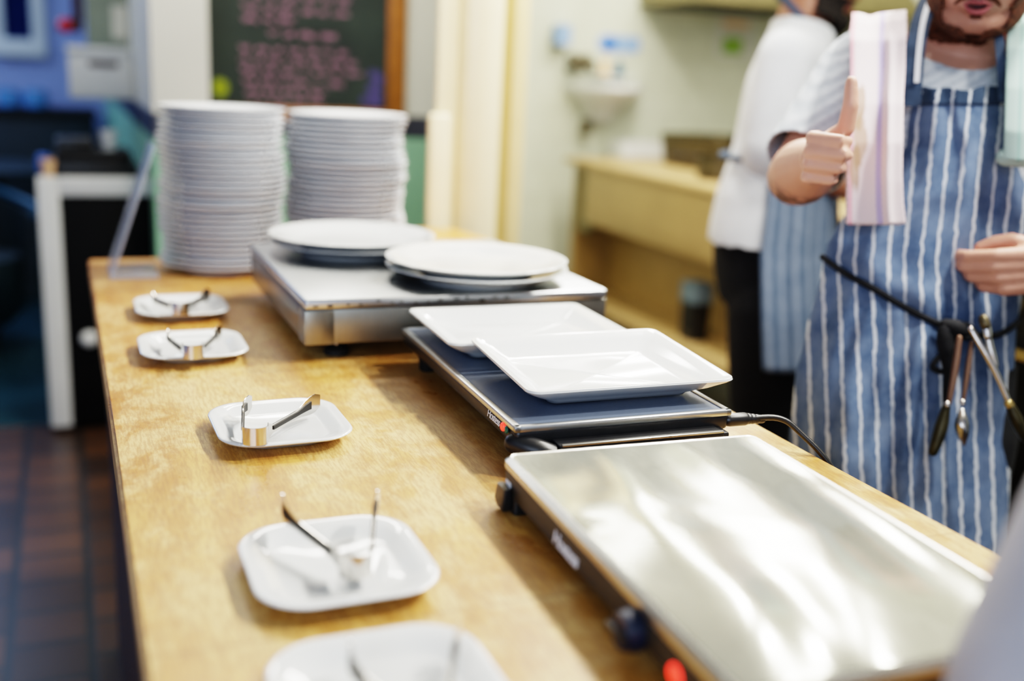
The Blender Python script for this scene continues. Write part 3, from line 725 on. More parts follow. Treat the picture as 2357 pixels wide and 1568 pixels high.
for i, (pxx, l) in enumerate(((20, 'bowl-shaped blue glint on the dark sideboard at the photo edge'), (82, 'bowl-shaped blue glint on the dark sideboard to the right of its twin'))):
    o = j1 if i == 0 else j1.copy()
    if i: COL.objects.link(o)
    c = ony(pxx, 215, 7.95); o.location = (c.x, 7.95, 1.005); tag(o, l, 'bowl', 'blue glints')

# ------------------------------------------------------------------ kitchen
be = thing('steel_bench', 'long tan steel kitchen bench with bottom shelf behind the chefs', 'workbench', (2.4, 0, 0))
obj('worktop', bx(-.03, .75, 2.45, 5.02, .955, .985, .006), 'tan_steel', be)
obj('front_panel', bx(0, .03, 2.45, 4.80, .68, .953, .004), 'tan_steel', be)
obj('end_panel', bx(.04, .06, 4.80, 4.968, .62, .953), 'hood_steel', be)  # dark olive strip below the worktop, past the front panel
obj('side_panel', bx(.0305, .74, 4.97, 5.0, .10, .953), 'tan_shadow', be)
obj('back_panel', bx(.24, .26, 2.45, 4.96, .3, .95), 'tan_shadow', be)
obj('bottom_shelf', bx(-.02, .67, 2.45, 4.96, .26, .30, .006), 'tan_steel', be)
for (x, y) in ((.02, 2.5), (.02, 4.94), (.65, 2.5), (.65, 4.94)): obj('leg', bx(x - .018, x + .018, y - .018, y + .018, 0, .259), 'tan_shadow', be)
eb = thing('storage_tub', 'dark storage tub with pale lid on the bench shelf', 'tub', (2.50, 3.86, .3005))
obj('tub', rloft([(.045, .055, .02, 0), (.05, .06, .02, .17)]), 'black_plastic', eb); obj('lid', rloft([(.052, .062, .02, .1705), (.052, .062, .02, .25)]), 'slate_blue', eb)
pan = thing('roasting_tin', 'worn deep roasting tin on the kitchen bench', 'tin', (2.95, 4.42, .9855))
obj('tin', rloft([(.17, .30, .03, 0), (.19, .33, .04, .15), (.195, .335, .04, .152), (.185, .325, .04, .15), (.165, .295, .03, .012), (.001, .001, .0005, .012)]), 'pan_steel', pan)
for s in (-1, 1):
    bm = B(); tube(bm, [(-.06, s * .335, .11), (-.05, s * .37, .115), (.05, s * .37, .115), (.06, s * .335, .11)], .006, 8, 4); obj('handle', bm, 'dark_iron', pan)
pot = thing('stock_pot', 'small steel pot beside the roasting tin on the kitchen bench', 'pot', (2.62, 3.95, .9855))
obj('pot', lathe([(.09, 0), (.1, .01), (.1, .10), (.104, .104), (.095, .104), (.094, .012), (.001, .01)], 32), 'pan_steel', pot); bm = B(); tube(bm, [(-.1, 0, .09), (-.13, 0, .095), (-.24, .02, .1)], .008, 8, 4); obj('handle', bm, 'dark_iron', pot)
bn = thing('paper_bin', 'white plastic bin behind the kitchen bench', 'bin', (2.86, 5.15, 0))
obj('bucket', rloft([(.10, .09, .03, 0), (.13, .10, .03, 1.06), (.125, .095, .03, 1.06), (.1, .08, .03, .05), (.001, .001, .0005, .05)]), 'white_paint', bn)
# hand basin
a = ony(1295, 188, 5.3); b_ = ony(1462, 188, 5.3); hbz = a.z
hbn = thing('hand_basin', 'white wall-mounted hand basin on the kitchen tiles', 'basin', ((a.x + b_.x) / 2, 5.3, hbz))
wd = (b_.x - a.x) / 2
bm = B(); rr = []
for (k, z) in ((.30, -.20), (.48, -.12), (.92, -.055), (1, -.03), (1, .0), (.94, .0), (.8, -.05), (.4, -.07)):
    rr.append([V((wd * k * math.cos(PI + PI * i / 20), .0 - .30 * k * abs(math.sin(PI + PI * i / 20)) * 1.0 - .002, z)) for i in range(21)])
rings(bm, rr); obj('bowl', bm, 'white_paint', hbn)
obj('waste_pipe', lathe([(.03, -.27), (.03, -.19)], 14, (-.10, -.07, 0)), 'pan_steel', hbn)
for xx, l in ((-.20, 0), (-.125, 1)):
    bm = B(); tube(bm, [(xx, -.03, .07), (xx, -.07, .10), (xx, -.14, .10), (xx, -.15, .07)], .022, 10, 3); tp = obj('tap', bm, 'pan_steel', hbn)
    bm = B(); ellip(bm, (xx, -.07, .125), .036, .03, .026); obj('tap_handle', bm, 'pan_steel', tp)
def bottle(x, z, m, m2, label, h=.1):
    t = thing('soap_bottle', label, 'bottle', (x, 5.2, z + .001)); obj('bottle', lathe([(.02, 0), (.026, .004), (.026, h * .7), (.012, h * .85), (.012, h)], 18), m, t); obj('cap', lathe([(.014, h), (.014, h + .02), (.004, h + .03)], 14), m2, t)
bm = B()
sh = thing('basin_shelf', 'narrow white shelf above the hand basin', 'shelf', (hbn.location.x + .05, 5.3, hbz + .03)); obj('board', bx(-.11, .10, -.14, -.001, 0, .012, .003), 'white_paint', sh)
obj('bracket', bx(.0, .02, -.1, -.001, -.03, -.0005), 'white_paint', sh)
bottle(hbn.location.x - .025, hbz + .032, 'peach', 'paper', 'peach soap bottle on the shelf above the hand basin'); bottle(hbn.location.x + .06, hbz + .032, 'teal_rim', 'paper', 'teal soap bottle on the shelf above the hand basin', .09)
# round blue sign, roll and poster
a = ony(1405, 100, 5.3)
sg = thing('handwash_sign', 'blue oval hand-washing sign on the white kitchen tiles', 'sign', (a.x + .05, 5.3, a.z))
obj('plaque', rloft([(.13, .045, .04, 0), (.13, .045, .04, .006)]), 'pale_blue', sg).rotation_euler = (PI / 2, 0, 0)
o = obj('symbol', lathe([(.001, 0), (.042, 0), (.042, .008), (.001, .008)], 24), 'blue_sign', sg, loc=(-.06, -.002, 0)); o.rotation_euler = (PI / 2, 0, 0)
a = ony(1284, 80, 5.3)
o = obj('paper_roll', lathe([(.001, 0), (.05, 0), (.05, .1), (.001, .1)], 24), 'pale_blue', loc=(a.x, 5.285, a.z - .05)); o.location.y = 5.245; tag(o, 'pale blue paper roll on the kitchen wall left of the oval sign', 'paper roll')
a = ony(1660, 20, 5.3); b_ = ony(1722, 132, 5.3)
ps = thing('poster', 'small kitchen wall poster with peach top and lime green base', 'poster', ((a.x + b_.x) / 2, 5.299, b_.z))
wd, hh = (b_.x - a.x) / 2, a.z - b_.z
obj('sheet', bx(-wd, wd, -.004, 0, 0, hh), 'paper', ps); bm = B(); [bx(x0, x1, -.008, 0, z0, z1, 0, bm) for x0, x1, z0, z1 in ((-wd - .01, -wd, 0, hh), (wd, wd + .01, 0, hh), (-wd - .01, wd + .01, -.01, 0), (-wd - .01, wd + .01, hh, hh + .01))]; obj('frame', bm, 'white_paint', ps); obj('peach_panel', bx(-wd * .8, wd * .8, -.006, -.0041, hh * .62, hh * .75), 'peach', ps); obj('lime_panel', bx(-wd * .7, wd * .5, -.006, -.0041, hh * .05, hh * .4), 'lime', ps)
hd_ = thing('extractor_hood', 'olive steel extractor hood above the back of the kitchen', 'extractor hood', (3.55, 4.98, 1.77))
bm = B(); rr = [[V((x, y, z)) for x, y in ((-s * .66, -s2 * .30), (s * .72, -s2 * .30), (s * .72, .30), (-s * .66, .30))] for z, s, s2 in ((0, 1, 1), (.06, 1, 1), (.45, .6, .4), (.90, .6, .4))]
rings(bm, rr); obj('canopy', bm, 'hood_steel', hd_, smooth=False); obj('filter', bx(-.6, .64, -.26, .26, -.012, -.001), 'dark_iron', hd_)
sv = thing('shelf_unit', 'olive metal shelf unit hanging on the right kitchen wall', 'shelf', (3.5, 2.95, 1.55)); obj('shelf', bx(-.1, .78, -.7, .9, 0, .03), 'hood_steel', sv); obj('shelf', bx(-.1, .78, -.7, .9, .35, .38), 'hood_steel', sv); obj('back', bx(.76, .79, -.7, .9, .0301, .349), 'hood_steel', sv)
rg = thing('kitchen_range', 'black cooking range behind the chef in the striped apron', 'range', (2.62, 0, 0))
obj('body', bx(0, .7, .75, 2.40, .08, .88, .008), 'dark_iron', rg); obj('hob', bx(-.02, .71, .74, 2.41, .8801, .905, .004), 'dark_iron', rg)
for i in range(2):
    d = obj('oven_door', bx(-.025, -.0005, .80 + .8 * i, 1.54 + .8 * i, .14, .70, .006), 'black_panel', rg); bm = B(); tube(bm, [(-.05, .86 + .8 * i, .66), (-.05, 1.48 + .8 * i, .66)], .01, 8); obj('handle', bm, 'brass', d)
for i in range(8): obj('knob', lathe([(.02, 0), (.022, .003), (.017, .025), (.001, .026)], 14), 'brass', rg, loc=(-.001, .9 + .2 * i, .79)).rotation_euler = (0, -PI / 2, 0)
for (x, y) in ((.05, .8), (.05, 2.35), (.65, .8), (.65, 2.35)): obj('foot', lathe([(.03, 0), (.025, .079)], 12, (x, y, 0)), 'dark_iron', rg)
yc = thing('oil_can', 'yellow can standing on the black range between the two chefs', 'can', (2.72, 2.12, .9055)); obj('can', lathe([(.06, 0), (.062, .004), (.062, .16), (.05, .17), (.001, .172)], 24), 'yellow_card', yc); obj('cap', lathe([(.018, .172), (.018, .19), (.001, .192)], 14), 'brass', yc)

exec_people = True
# ------------------------------------------------------------------ people
def LF(u, w, z=0): return R0 * u - FH * w + ZU * z                 # u: to the right in the photo, w: towards the camera
def remesh(bm, voxel, smooth_n=3, origin=V((0, 0, 0))):
    me = bpy.data.meshes.new('tmp'); bm.to_mesh(me); bm.free(); o = bpy.data.objects.new('tmp', me); COL.objects.link(o)
    md = o.modifiers.new('r', 'REMESH'); md.mode = 'VOXEL'; md.voxel_size = voxel
    bpy.context.view_layer.update()
    m2 = bpy.data.meshes.new_from_object(o.evaluated_get(bpy.context.evaluated_depsgraph_get())); bpy.data.objects.remove(o)
    b2 = B(); b2.from_mesh(m2); bpy.data.meshes.remove(m2)
    for _ in range(smooth_n): bmesh.ops.smooth_vert(b2, verts=b2.verts[:], factor=.5, use_axis_x=True, use_axis_y=True, use_axis_z=True)
    bmesh.ops.translate(b2, vec=-origin, verts=b2.verts[:])
    for f in b2.faces: f.smooth = True
    return b2
def shell(src, pred, off, sm=4, cut=1):
    """cloth or hair: the part of the body surface that passes pred, pushed out along its normal"""
    b2 = src.copy(); b2.normal_update()
    kill = [v for v in b2.verts if not pred(v.co, v.normal)]
    bmesh.ops.delete(b2, geom=kill, context='VERTS')
    loose = [v for v in b2.verts if not v.link_faces]; bmesh.ops.delete(b2, geom=loose, context='VERTS')
    bd = [v for v in b2.verts if v.is_boundary]
    for _ in range(6): bmesh.ops.smooth_vert(b2, verts=bd, factor=.5, use_axis_x=True, use_axis_y=True, use_axis_z=True)
    for v in b2.verts: v.co += v.normal * off(v.co, v.normal)
    for _ in range(sm): bmesh.ops.smooth_vert(b2, verts=b2.verts[:], factor=.5, use_axis_x=True, use_axis_y=True, use_axis_z=True)
    return b2
def ell_ring(c, a, b, ux, wx, n=28): return [c + ux * (a * math.cos(2 * PI * i / n)) + wx * (b * math.sin(2 * PI * i / n)) for i in range(n)]
def torso(bm, secs, ux, wx):
    P = crom([s[0] for s in secs], 5); A = crom([V((s[1], s[2], 0)) for s in secs], 5)
    return rings(bm, [ell_ring(p, a.x, a.y, ux, wx) for p, a in zip(P, A)])
def rotv(v, axis, deg): return Matrix.Rotation(math.radians(deg), 3, axis) @ v
def hand(bm, wrist, d, n, s, flex, thumb, k=1.0, spread=3, slim=1.0):
    """wrist point, d: towards the fingers, n: out of the palm, s: towards the thumb side"""
    d = d.normalized(); s = (s - d * s.dot(d)).normalized(); n0 = s.cross(d); n = n0 if n0.dot(n) > 0 else -n0
    ax = n.cross(d)                                       # turning about this axis by + angle moves d away from n
    sg = 1 if rotv(d, ax, 10).dot(n) > 0 else -1
    off = [.027, .0095, -.0085, -.026]; ln = [(.043, .025, .021), (.047, .029, .022), (.043, .027, .022), (.034, .021, .019)]; rad = [.0096, .0098, .0093, .0083]
    tube(bm, [wrist - d * .03 * k, wrist + d * .012 * k], [.025 * k, .026 * k], 14)
    for i in range(4):
        base = wrist + d * (.088 - (0, -.003, .002, .010)[i]) * k + s * off[i] * k
        tube(bm, [wrist + d * .006 * k + s * off[i] * .55 * k, (wrist + s * off[i] * .8 * k) * .45 + base * .55, base], [.0155 * k, .0140 * k, .0114 * k * slim], 12)
        p = base; P = [p]; cur = rotv(d, n, (i - 1.5) * -spread * (1 if n.dot(s.cross(d)) > 0 else -1)); ang = 0
        for L, f in zip(ln[i], flex[i]):
            ang += f; dd = rotv(cur, ax, sg * ang); p = p + dd * L * k; P.append(p)
        tube(bm, P, [rad[i] * a_ * k * slim for a_ in (1.12, 1.04, .95, .80)], 12)
    tube(bm, [wrist + d * .012 * k + s * .012 * k] + [wrist + d * a * k + s * b * k + n * c * k for a, b, c in thumb], [.016 * k, .0155 * k, .0125 * k, .0112 * k, .0088 * k], 12)
def head(bm, hc, f, r, up, k=1.0):
    """f: facing, r: the head's side, up"""
    P = lambda a, b, c: hc + r * a * k + f * b * k + up * c * k
    ax = (r, f, up)
    ellip(bm, P(0, -.012, .025), .076 * k, .097 * k, .098 * k, ax); ellip(bm, P(0, .020, -.035), .066 * k, .072 * k, .080 * k, ax)
    ellip(bm, P(0, .062, -.094), .029 * k, .026 * k, .021 * k, ax)
    for s in (-1, 1):
        tube(bm, [P(s * .055, -.002, -.055), P(s * .046, .030, -.084), P(s * .016, .066, -.100)], [.019 * k, .020 * k, .017 * k], 12, 3)
        ellip(bm, P(s * .042, .058, -.022), .026 * k, .026 * k, .022 * k, ax); ellip(bm, P(s * .033, .074, .024), .030 * k, .015 * k, .010 * k, ax)
        tube(bm, [P(s * .031 + q * .016, .0795 + .004 * (1 - abs(q)), .0095 + .003 * (1 - abs(q))) for q in (-1, -.5, 0, .5, 1)], .0045 * k, 8, 2); tube(bm, [P(s * .031 + q * .015, .077 + .003 * (1 - abs(q)), -.0035 - .002 * (1 - abs(q))) for q in (-1, -.5, 0, .5, 1)], .004 * k, 8, 2)
        ellip(bm, P(s * .078, -.008, -.005), .009 * k, .019 * k, .031 * k, ax); ellip(bm, P(s * .011, .096, -.034), .009 * k, .011 * k, .008 * k, ax)
    tube(bm, [P(0, .084, .018), P(0, .096, -.008), P(0, .106, -.030)], [.009 * k, .010 * k, .012 * k], 12)
    ellip(bm, P(0, .070, -.064), .032 * k, .026 * k, .022 * k, ax)
    return P
def face(root, hc, f, r, up, lipm, k=1.0, org=V((0, 0, 0)), tache=True):
    P = lambda a, b, c: hc + r * a * k + f * b * k + up * c * k - org
    for s in (-1, 1):
        bm = B(); ellip(bm, P(s * .031, .0745, .0035), .0105, .0105, .0085, (r, f, up)); e = obj('eye', bm, 'eye', root)
        bm = B(); ellip(bm, P(s * .031, .0842, .0035), .0045, .0016, .0045, (r, f, up)); obj('iris', bm, 'iris', e)
        bm = B(); tube(bm, [P(s * .016, .093, .024), P(s * .033, .092, .029), P(s * .05, .082, .024)], [.003, .004, .002], 8, 3); obj('eyebrow', bm, lipm[1], root)
    bm = B(); tube(bm, [P(-.020, .0895, -.0640), P(-.008, .0975, -.0595), P(0, .0975, -.0608), P(.008, .0975, -.0595), P(.020, .0895, -.0640)], [.0015, .0034, .0032, .0034, .0015], 10, 4)
    tube(bm, [P(-.020, .0895, -.0650), P(-.009, .0962, -.0745), P(.009, .0962, -.0745), P(.020, .0895, -.0650)], [.0015, .0042, .0042, .0015], 10, 4)
    L = obj('lips', bm, lipm[0], root)
    bm = B(); tube(bm, [P(-.014, .0930, -.0660), P(0, .0962, -.0675), P(.014, .0930, -.0660)], [.0015, .0038, .0015], 10, 4); obj('mouth', bm, 'mouth_dark', L)
    if not tache: return
    bm = B(); tube(bm, [P(-.034, .079, -.066), P(-.022, .0885, -.0545), P(0, .0985, -.0500), P(.022, .0885, -.0545), P(.034, .079, -.066)], [.002, .0045, .0040, .0045, .002], 8, 4); obj('moustache', bm, lipm[1], root)
    bm = B(); ellip(bm, P(0, .0905, -.0835), .010, .004, .0035, (r, f, up)); obj('chin_tuft', bm, lipm[1], root)

# ---- chef in the striped apron
D = 1.84
O1 = px(2085, 980, D); O1.z = 0
CD = (CAM - px(2100, 500, D)); CD.z = 0; CD.normalize(); CR = ZU.cross(CD).normalized()
if CR.dot(R0) < 0: CR = -CR
UX, WX = R0, -FH
bm = B()
torso(bm, [(px(2080, 1090, D), .150, .105), (px(2080, 950, D), .170, .118), (px(2100, 800, D), .163, .115), (px(2112, 690, D), .150, .110), (px(2165, 500, D), .132, .110), (px(2195, 330, D + .01), .158, .114), (px(2205, 200, D + .02), .178, .098), (px(2212, 135, D + .03), .120, .075), (px(2215, 95, D + .03), .070, .062)], UX, WX)
chin = px(2238, 80, 1.722)
UX, WX = CR, CD
hf = (WX - ZU * .20).normalized(); hup = (ZU + WX * .20 + CR * .03).normalized(); hr = hup.cross(hf).normalized(); hf = hr.cross(hup).normalized()
if hr.dot(R0) < 0: hr = -hr
hc1 = chin - hf * .086 + hup * .112
HP = head(bm, hc1, hf, hr, hup)
tube(bm, [px(2213, 120, D + .02), px(2220, 50, D - .01), hc1 - hf * .022 - hup * .05], [.070, .064, .060], 20, 3)
shR = px(1985, 165, D + .04); elR = px(1832, 408, D - .06); wrR = px(1893, 366, 1.585)
shL = px(2428, 175, D + .04); elL = px(2500, 430, D - .05); wrL = px(2436, 618, 1.62)
tube(bm, [px(2130, 140, D + .03), shR + ZU * .002], [.050, .056], 16); tube(bm, [px(2300, 140, D + .03), shL + ZU * .002], [.050, .056], 16)
tube(bm, [shR, shR * .5 + elR * .5, elR], [.064, .055, .047], 18, 4); tube(bm, [elR, elR * .62 + wrR * .38, wrR], [.048, .051, .029], 18, 4)
tube(bm, [shL, shL * .5 + elL * .5, elL], [.064, .054, .046], 18, 4); tube(bm, [elL, elL * .62 + wrL * .38, wrL], [.046, .047, .028], 18, 4)
fd = (wrR - elR).normalized()
hd1 = (WX * .97 - CR * .06 + ZU * .06).normalized()
hand(bm, wrR + hd1 * .004 - CR * .004, hd1, CR, ZU + CR * .04, [(70, 100, 46), (80, 100, 44), (84, 100, 42), (86, 98, 40)], [(.030, .030, .020), (.050, .046, .036), (.058, .076, .038), (.058, .106, .034)], 1.04, 0, .90)
hdl = (CR * -.95 + WX * .16 + ZU * -.16).normalized()
hand(bm, wrL, hdl, -WX, ZU, [(30, 42, 22), (36, 44, 24), (40, 46, 26), (42, 46, 26)], [(.036, .034, .016), (.060, .044, .030), (.084, .042, .034), (.104, .036, .036)], 1.0, 1)
for s in (-1, 1):
    hip = px(2080, 1010, D) + R0 * s * .085; hip.z = .84
    kn_ = O1 + R0 * s * .10 + ZU * .48 + WX * .02; an = O1 + R0 * s * .115 + ZU * .085 - WX * .01
    tube(bm, [hip, hip * .5 + kn_ * .5, kn_, kn_ * .6 + an * .4 - WX * .01, an], [.092, .078, .058, .056, .038], 18, 4)
    tube(bm, [an - WX * .03 - ZU * .045, an + WX * .07 - ZU * .052, an + WX * .15 - ZU * .057], [.034, .034, .026], 12, 3)
body1 = remesh(bm, .0032, 2, O1)
ch1 = thing('person', 'person in blue striped apron and grey T-shirt with thumb raised, towels on shoulders', 'person', O1)
tatt = px(1850, 462, 1.745) - O1; tat2 = px(1858, 350, 1.80) - O1
MT['skin1'] = skin('fair_skin', srgb(212, 158, 136), [(tatt, .075), (tat2, .04)], hc1 + hf * .06 - hup * .085 - O1)
def from_bm(name, b2, m, parent, keep=False):
    me = bpy.data.meshes.new(name); b2.to_mesh(me)
    if not keep: b2.free()
    return link(name, me, m, parent)
def hl(co, org, hc, r, f, up):
    q = co + org - hc; return q.dot(r), q.dot(f), q.dot(up)
# shirt
armax = (elR - shR); armaxL = (elL - shL)
nb = px(2226, 72, D - .06) - O1
def shirt1(co, no):
    q = co + O1
    tR = (q - shR).dot(armax) / armax.length_squared; tL = (q - shL).dot(armaxL) / armaxL.length_squared
    if hl(co, O1, hc1, hr, hf, hup)[2] > -.115 and (q - hc1).length < .20: return False
    e = co - nb; ue, we, ze = e.dot(R0), e.dot(WX), e.z
    if (ue / .094) ** 2 + (we / .14) ** 2 + (ze / .068) ** 2 < 1: return False
    if co.z > nb.z + .03 and abs(ue) < .08: return False
    dR = ((q - shR) - armax * tR).length; dL = ((q - shL) - armaxL * tL).length
    u1 = (q - px(2200, 300, D)).dot(R0)
    if u1 < -.15 and tR > .90: return False
    if u1 > .15 and tL > .74: return False
    if (q - wrR).length < .16 or (q - wrL).length < .16: return False
    if (q - elR).length < .060 and tR > .86: return False
    return co.z > 1.08
def shoff1(co, no):
    q = co + O1; tR = (q - shR).dot(armax) / armax.length_squared
    return .008 + (.016 * min(1, max(0, tR)) if (q - px(2200, 300, D)).dot(R0) < -.15 else .0) + .004 * mnoise.noise(co * 16)
sh_ = from_bm('t_shirt', shell(body1, shirt1, shoff1, 5), 'heather', ch1); solid(sh_, .0035, 0)
tr_ = from_bm('trousers', shell(body1, lambda c, n: .06 < c.z < .96, lambda c, n: .010 + .004 * mnoise.noise(c * 9), 6), 'black_cloth', ch1)
from_bm('shoe', shell(body1, lambda c, n: c.z < .09 and c.dot(R0) < 0, lambda c, n: .006, 2), 'black_rubber', ch1)
from_bm('shoe', shell(body1, lambda c, n: c.z < .09 and c.dot(R0) >= 0, lambda c, n: .006, 2), 'black_rubber', ch1)
def beard1(co, no):
    a, b, c = hl(co, O1, hc1, hr, hf, hup)
    if not (-.14 < c < -.005 and b > -.012 and (co + O1 - hc1).length < .16): return False
    if b > .062: return c < -.098 - .02 * max(0, 1 - abs(a) / .02)
    return (abs(a) > .046 and c < -.015 - .55 * max(0, b - .0)) or (c < -.088 and b > .01)
bd1 = from_bm('beard', shell(body1, beard1, lambda c, n: .0035 + .002 * mnoise.noise(c * 150), 2), 'beard_brown', ch1); solid(bd1, .004, 1)
def hair1(co, no):
    a, b, c = hl(co, O1, hc1, hr, hf, hup)
    return (co + O1 - hc1).length < .19 and (c > .062 - .03 * (b < .04) or (b < -.02 and c > -.045) or (abs(a) > .06 and c > .03)) and abs(a) < .079
o = from_bm('hair', shell(body1, hair1, lambda c, n: .013 + .004 * mnoise.noise(c * 60), 2), 'beard_brown', ch1); solid(o, .006, 1)
face(ch1, hc1, hf, hr, hup, ('lips', 'beard_brown'), 1, O1)
from_bm('body', body1, 'skin1', ch1)

# apron: photo rows (y, left, right) laid round the body
AR = [(196, 2098, 2316), (260, 2086, 2336), (340, 2072, 2362), (430, 2008, 2384), (500, 1942, 2392), (560, 1906, 2386), (600, 1896, 2374), (640, 1890, 2362), (690, 1876, 2350), (760, 1856, 2338), (860, 1833, 2333), (1000, 1819, 2327), (1150, 1815, 2322), (1300, 1814, 2319), (1500, 1816, 2316), (1760, 1822, 2312)]
STR = [(1893, 592), (1950, 632), (2010, 664), (2070, 700), (2130, 732), (2190, 757), (2250, 772), (2300, 770), (2345, 740)]
def interp(tab, y, k):
    for a, b in zip(tab, tab[1:]):
        if y <= b[0]:
            f = max(0, (y - a[0]) / (b[0] - a[0])); return a[k] + (b[k] - a[k]) * f
    return tab[-1][k]
def stry(x):
    for a, b in zip(STR, STR[1:]):
        if x <= b[0]: return a[1] + (b[1] - a[1]) * max(0, (x - a[0]) / (b[0] - a[0]))
    return STR[-1][1]
def apron_w(s, y, x):
    """distance of the cloth in front of the body's middle plane"""
    e = math.sqrt(max(0, 1 - .93 * s * s))
    w0 = interp([(190, .118), (300, .142), (450, .150), (600, .142), (760, .148), (900, .150), (1200, .155), (1760, .160)], y, 1)
    d = y - stry(x)
    puff = .010 * math.exp(-((d + 45) / 40) ** 2) - .006 * math.exp(-(d / 14) ** 2)
    fold = (.0035 + .010 * min(1, max(0, d) / 300)) * math.sin(s * 8.5 + 1.3 * mnoise.noise(V((s * 1.5, y / 300, 3)))) + (.004 * math.sin(s * 23 + y / 150) if d > 0 else .003 * math.sin(s * 14 - y / 60))
    fold += .009 * mnoise.noise(V((s * 3, y / 110, 0))) + .003 * mnoise.noise(V((s * 9 + y / 200, y / 60, 5)))
    return w0 * e + (puff + fold) * (.35 + .65 * e) + .012
def apt(s, y, lift=0):
    xl, xr = interp(AR, y, 1), interp(AR, y, 2); x = xl + (xr - xl) * (s + 1) / 2
    if y < 230: y = y + 12 * (1 - abs(s)) * (230 - y) / 34 + 3 * math.sin(s * 9)
    return px(x, y, D - apron_w(s, y, x) - lift), x
YY = [196 + (1720 - 196) * (j / 150) ** 1.12 for j in range(151)]
def cloth_u(x, y): return (x + (.10 * (y - 600) if y < 600 else -.03 * (y - 600)) + (10 if y < 300 else 0) * 0) / 37.5
def afn(s, t): return apt(s * 2 - 1, YY[round(t * 150)])[0] - O1
def auv(s, t):
    y = YY[round(t * 150)]; xl, xr = interp(AR, y, 1), interp(AR, y, 2); return cloth_u(xl + (xr - xl) * s, y), y / 150
bm = B(); grid(bm, afn, 110, 150, auv); ap = obj('apron', bm, 'denim', ch1, ang=180); solid(ap, .0025, 0)
tag(ap, 'blue denim apron with white pinstripes')
bm = B(); grid(bm, lambda s, t: apt(s * 1.98 - .99, 196 + 46 * t, .004)[0] - O1, 60, 6, lambda s, t: (cloth_u(interp(AR, 196 + 46 * t, 1) * (1 - s) + interp(AR, 196 + 46 * t, 2) * s, 196 + 46 * t), t)); o = obj('bib_band', bm, 'denim_band', ap, ang=180); solid(o, .002, 1)
# neck straps
def strap(pts, wid, m, parent, name, org):
    bm = B(); P = crom([V(p) for p in pts], 6); rr = []
    for i, p in enumerate(P):
        tdir = (P[min(i + 1, len(P) - 1)] - P[max(i - 1, 0)]).normalized(); side = tdir.cross(WX).normalized(); nn = side.cross(tdir)
        rr.append([p - org + side * wid / 2 + nn * .0015, p - org - side * wid / 2 + nn * .0015, p - org - side * wid / 2 - nn * .0015, p - org + side * wid / 2 - nn * .0015])
    rings(bm, rr); return obj(name, bm, m, parent)
sL = strap([px(2097, 245, D - .128), px(2102, 170, D - .128), px(2109, 100, D - .112), px(2123, 40, D - .078), px(2144, -10, D - .02), px(2165, -30, D + .06)], .030, 'denim_dark', ap, 'neck_strap', O1)
strap([px(2110, 190, D - .136), px(2116, 110, D - .120), px(2126, 45, D - .086), px(2142, -6, D - .030)], .008, 'white_print', sL, 'strap_edge', O1)
strap([px(2309, 236, D - .126), px(2305, 150, D - .126), px(2300, 95, D - .108), px(2292, 45, D - .06), px(2274, 10, D + .02)], .014, 'denim_dark', ap, 'neck_strap', O1)
# waist string with bow
pts = []
for (x, y) in STR:
    xl, xr = interp(AR, y, 1), interp(AR, y, 2); s = (x - xl) / (xr - xl) * 2 - 1; pts.append(px(x, y, D - apron_w(max(-1, min(1, s)), y, x) - .008) - O1)
bm = B(); tube(bm, pts, .0055, 8, 5); ws = obj('waist_string', bm, 'black_cloth', ap)
kw = D - .182; kw2 = D - .204
def rel(x, y, t): return px(x, y, t) - O1
bm = B(); tube(bm, [rel(2178, 748, kw), rel(2200, 756, kw - .006), rel(2222, 764, kw)], [.010, .014, .009], 10, 3)
tube(bm, [rel(2196, 752, kw), rel(2178, 800, kw - .004), rel(2150, 836, kw - .002), rel(2152, 850, kw), rel(2176, 854, kw), rel(2190, 820, kw - .002), rel(2200, 765, kw)], .0045, 8, 5)
tube(bm, [rel(2180, 760, kw), rel(2176, 790, kw - .003), rel(2186, 850, kw - .003), rel(2180, 905, kw), rel(2178, 930, kw)], [.014, .013, .010, .007, .005], 10, 4)
tube(bm, [rel(2200, 752, kw - .004), rel(2226, 748, kw - .008), rel(2243, 768, kw - .006), rel(2232, 778, kw - .004), rel(2200, 772, kw - .003)], .0045, 8, 5)
obj('bow', bm, 'black_cloth', ws)

# towels over the shoulders
TWR = [(40, 1962, 2086), (70, 1957, 2086), (100, 1956, 2085), (160, 1957, 2084), (220, 1957, 2080), (300, 1955, 2079), (400, 1951, 2077), (470, 1950, 2080), (516, 1950, 2086)]
def pink_fn(s, t):
    if t < .22:                                           # over the shoulder and down the back
        f = t / .22; y = 300 - 272 * f; w = -.20 * (1 - f ** 3)
    else:
        f = (t - .22) / .78; y = 28 + (516 - 28) * f
        w = interp([(28, .0), (50, .066), (90, .112), (150, .135), (240, .172), (330, .190), (420, .190), (520, .184)], y, 1)
    xl, xr = interp(TWR, y, 1), interp(TWR, y, 2)
    w += .006 * math.sin(s * 7 + y / 140) + .012 * s * (1 - s) * 4 * .4
    if w > .05: w += .010 * math.exp(-((s - .72) / .08) ** 2) + .022 * max(0, s - .6) * 2
    sag = (8 * math.exp(-((s - .33) / .12) ** 2) - 18 * max(0, s - .55)) * max(0, 1 - abs(y - 40) / 70)
    return px(xl + (xr - xl) * s, y + sag, D - w)
pt = thing('tea_towel', 'pink waffle tea towel with a brown stain over the shoulder of the striped-apron chef', 'towel', pink_fn(.5, .22))
bm = B(); grid(bm, lambda s, t: pink_fn(s, t) - pt.location, 30, 90, lambda s, t: (s, (t - .22) / .78)); o = obj('front_layer', bm, 'pink_towel', pt, ang=180); solid(o, .005, -1)
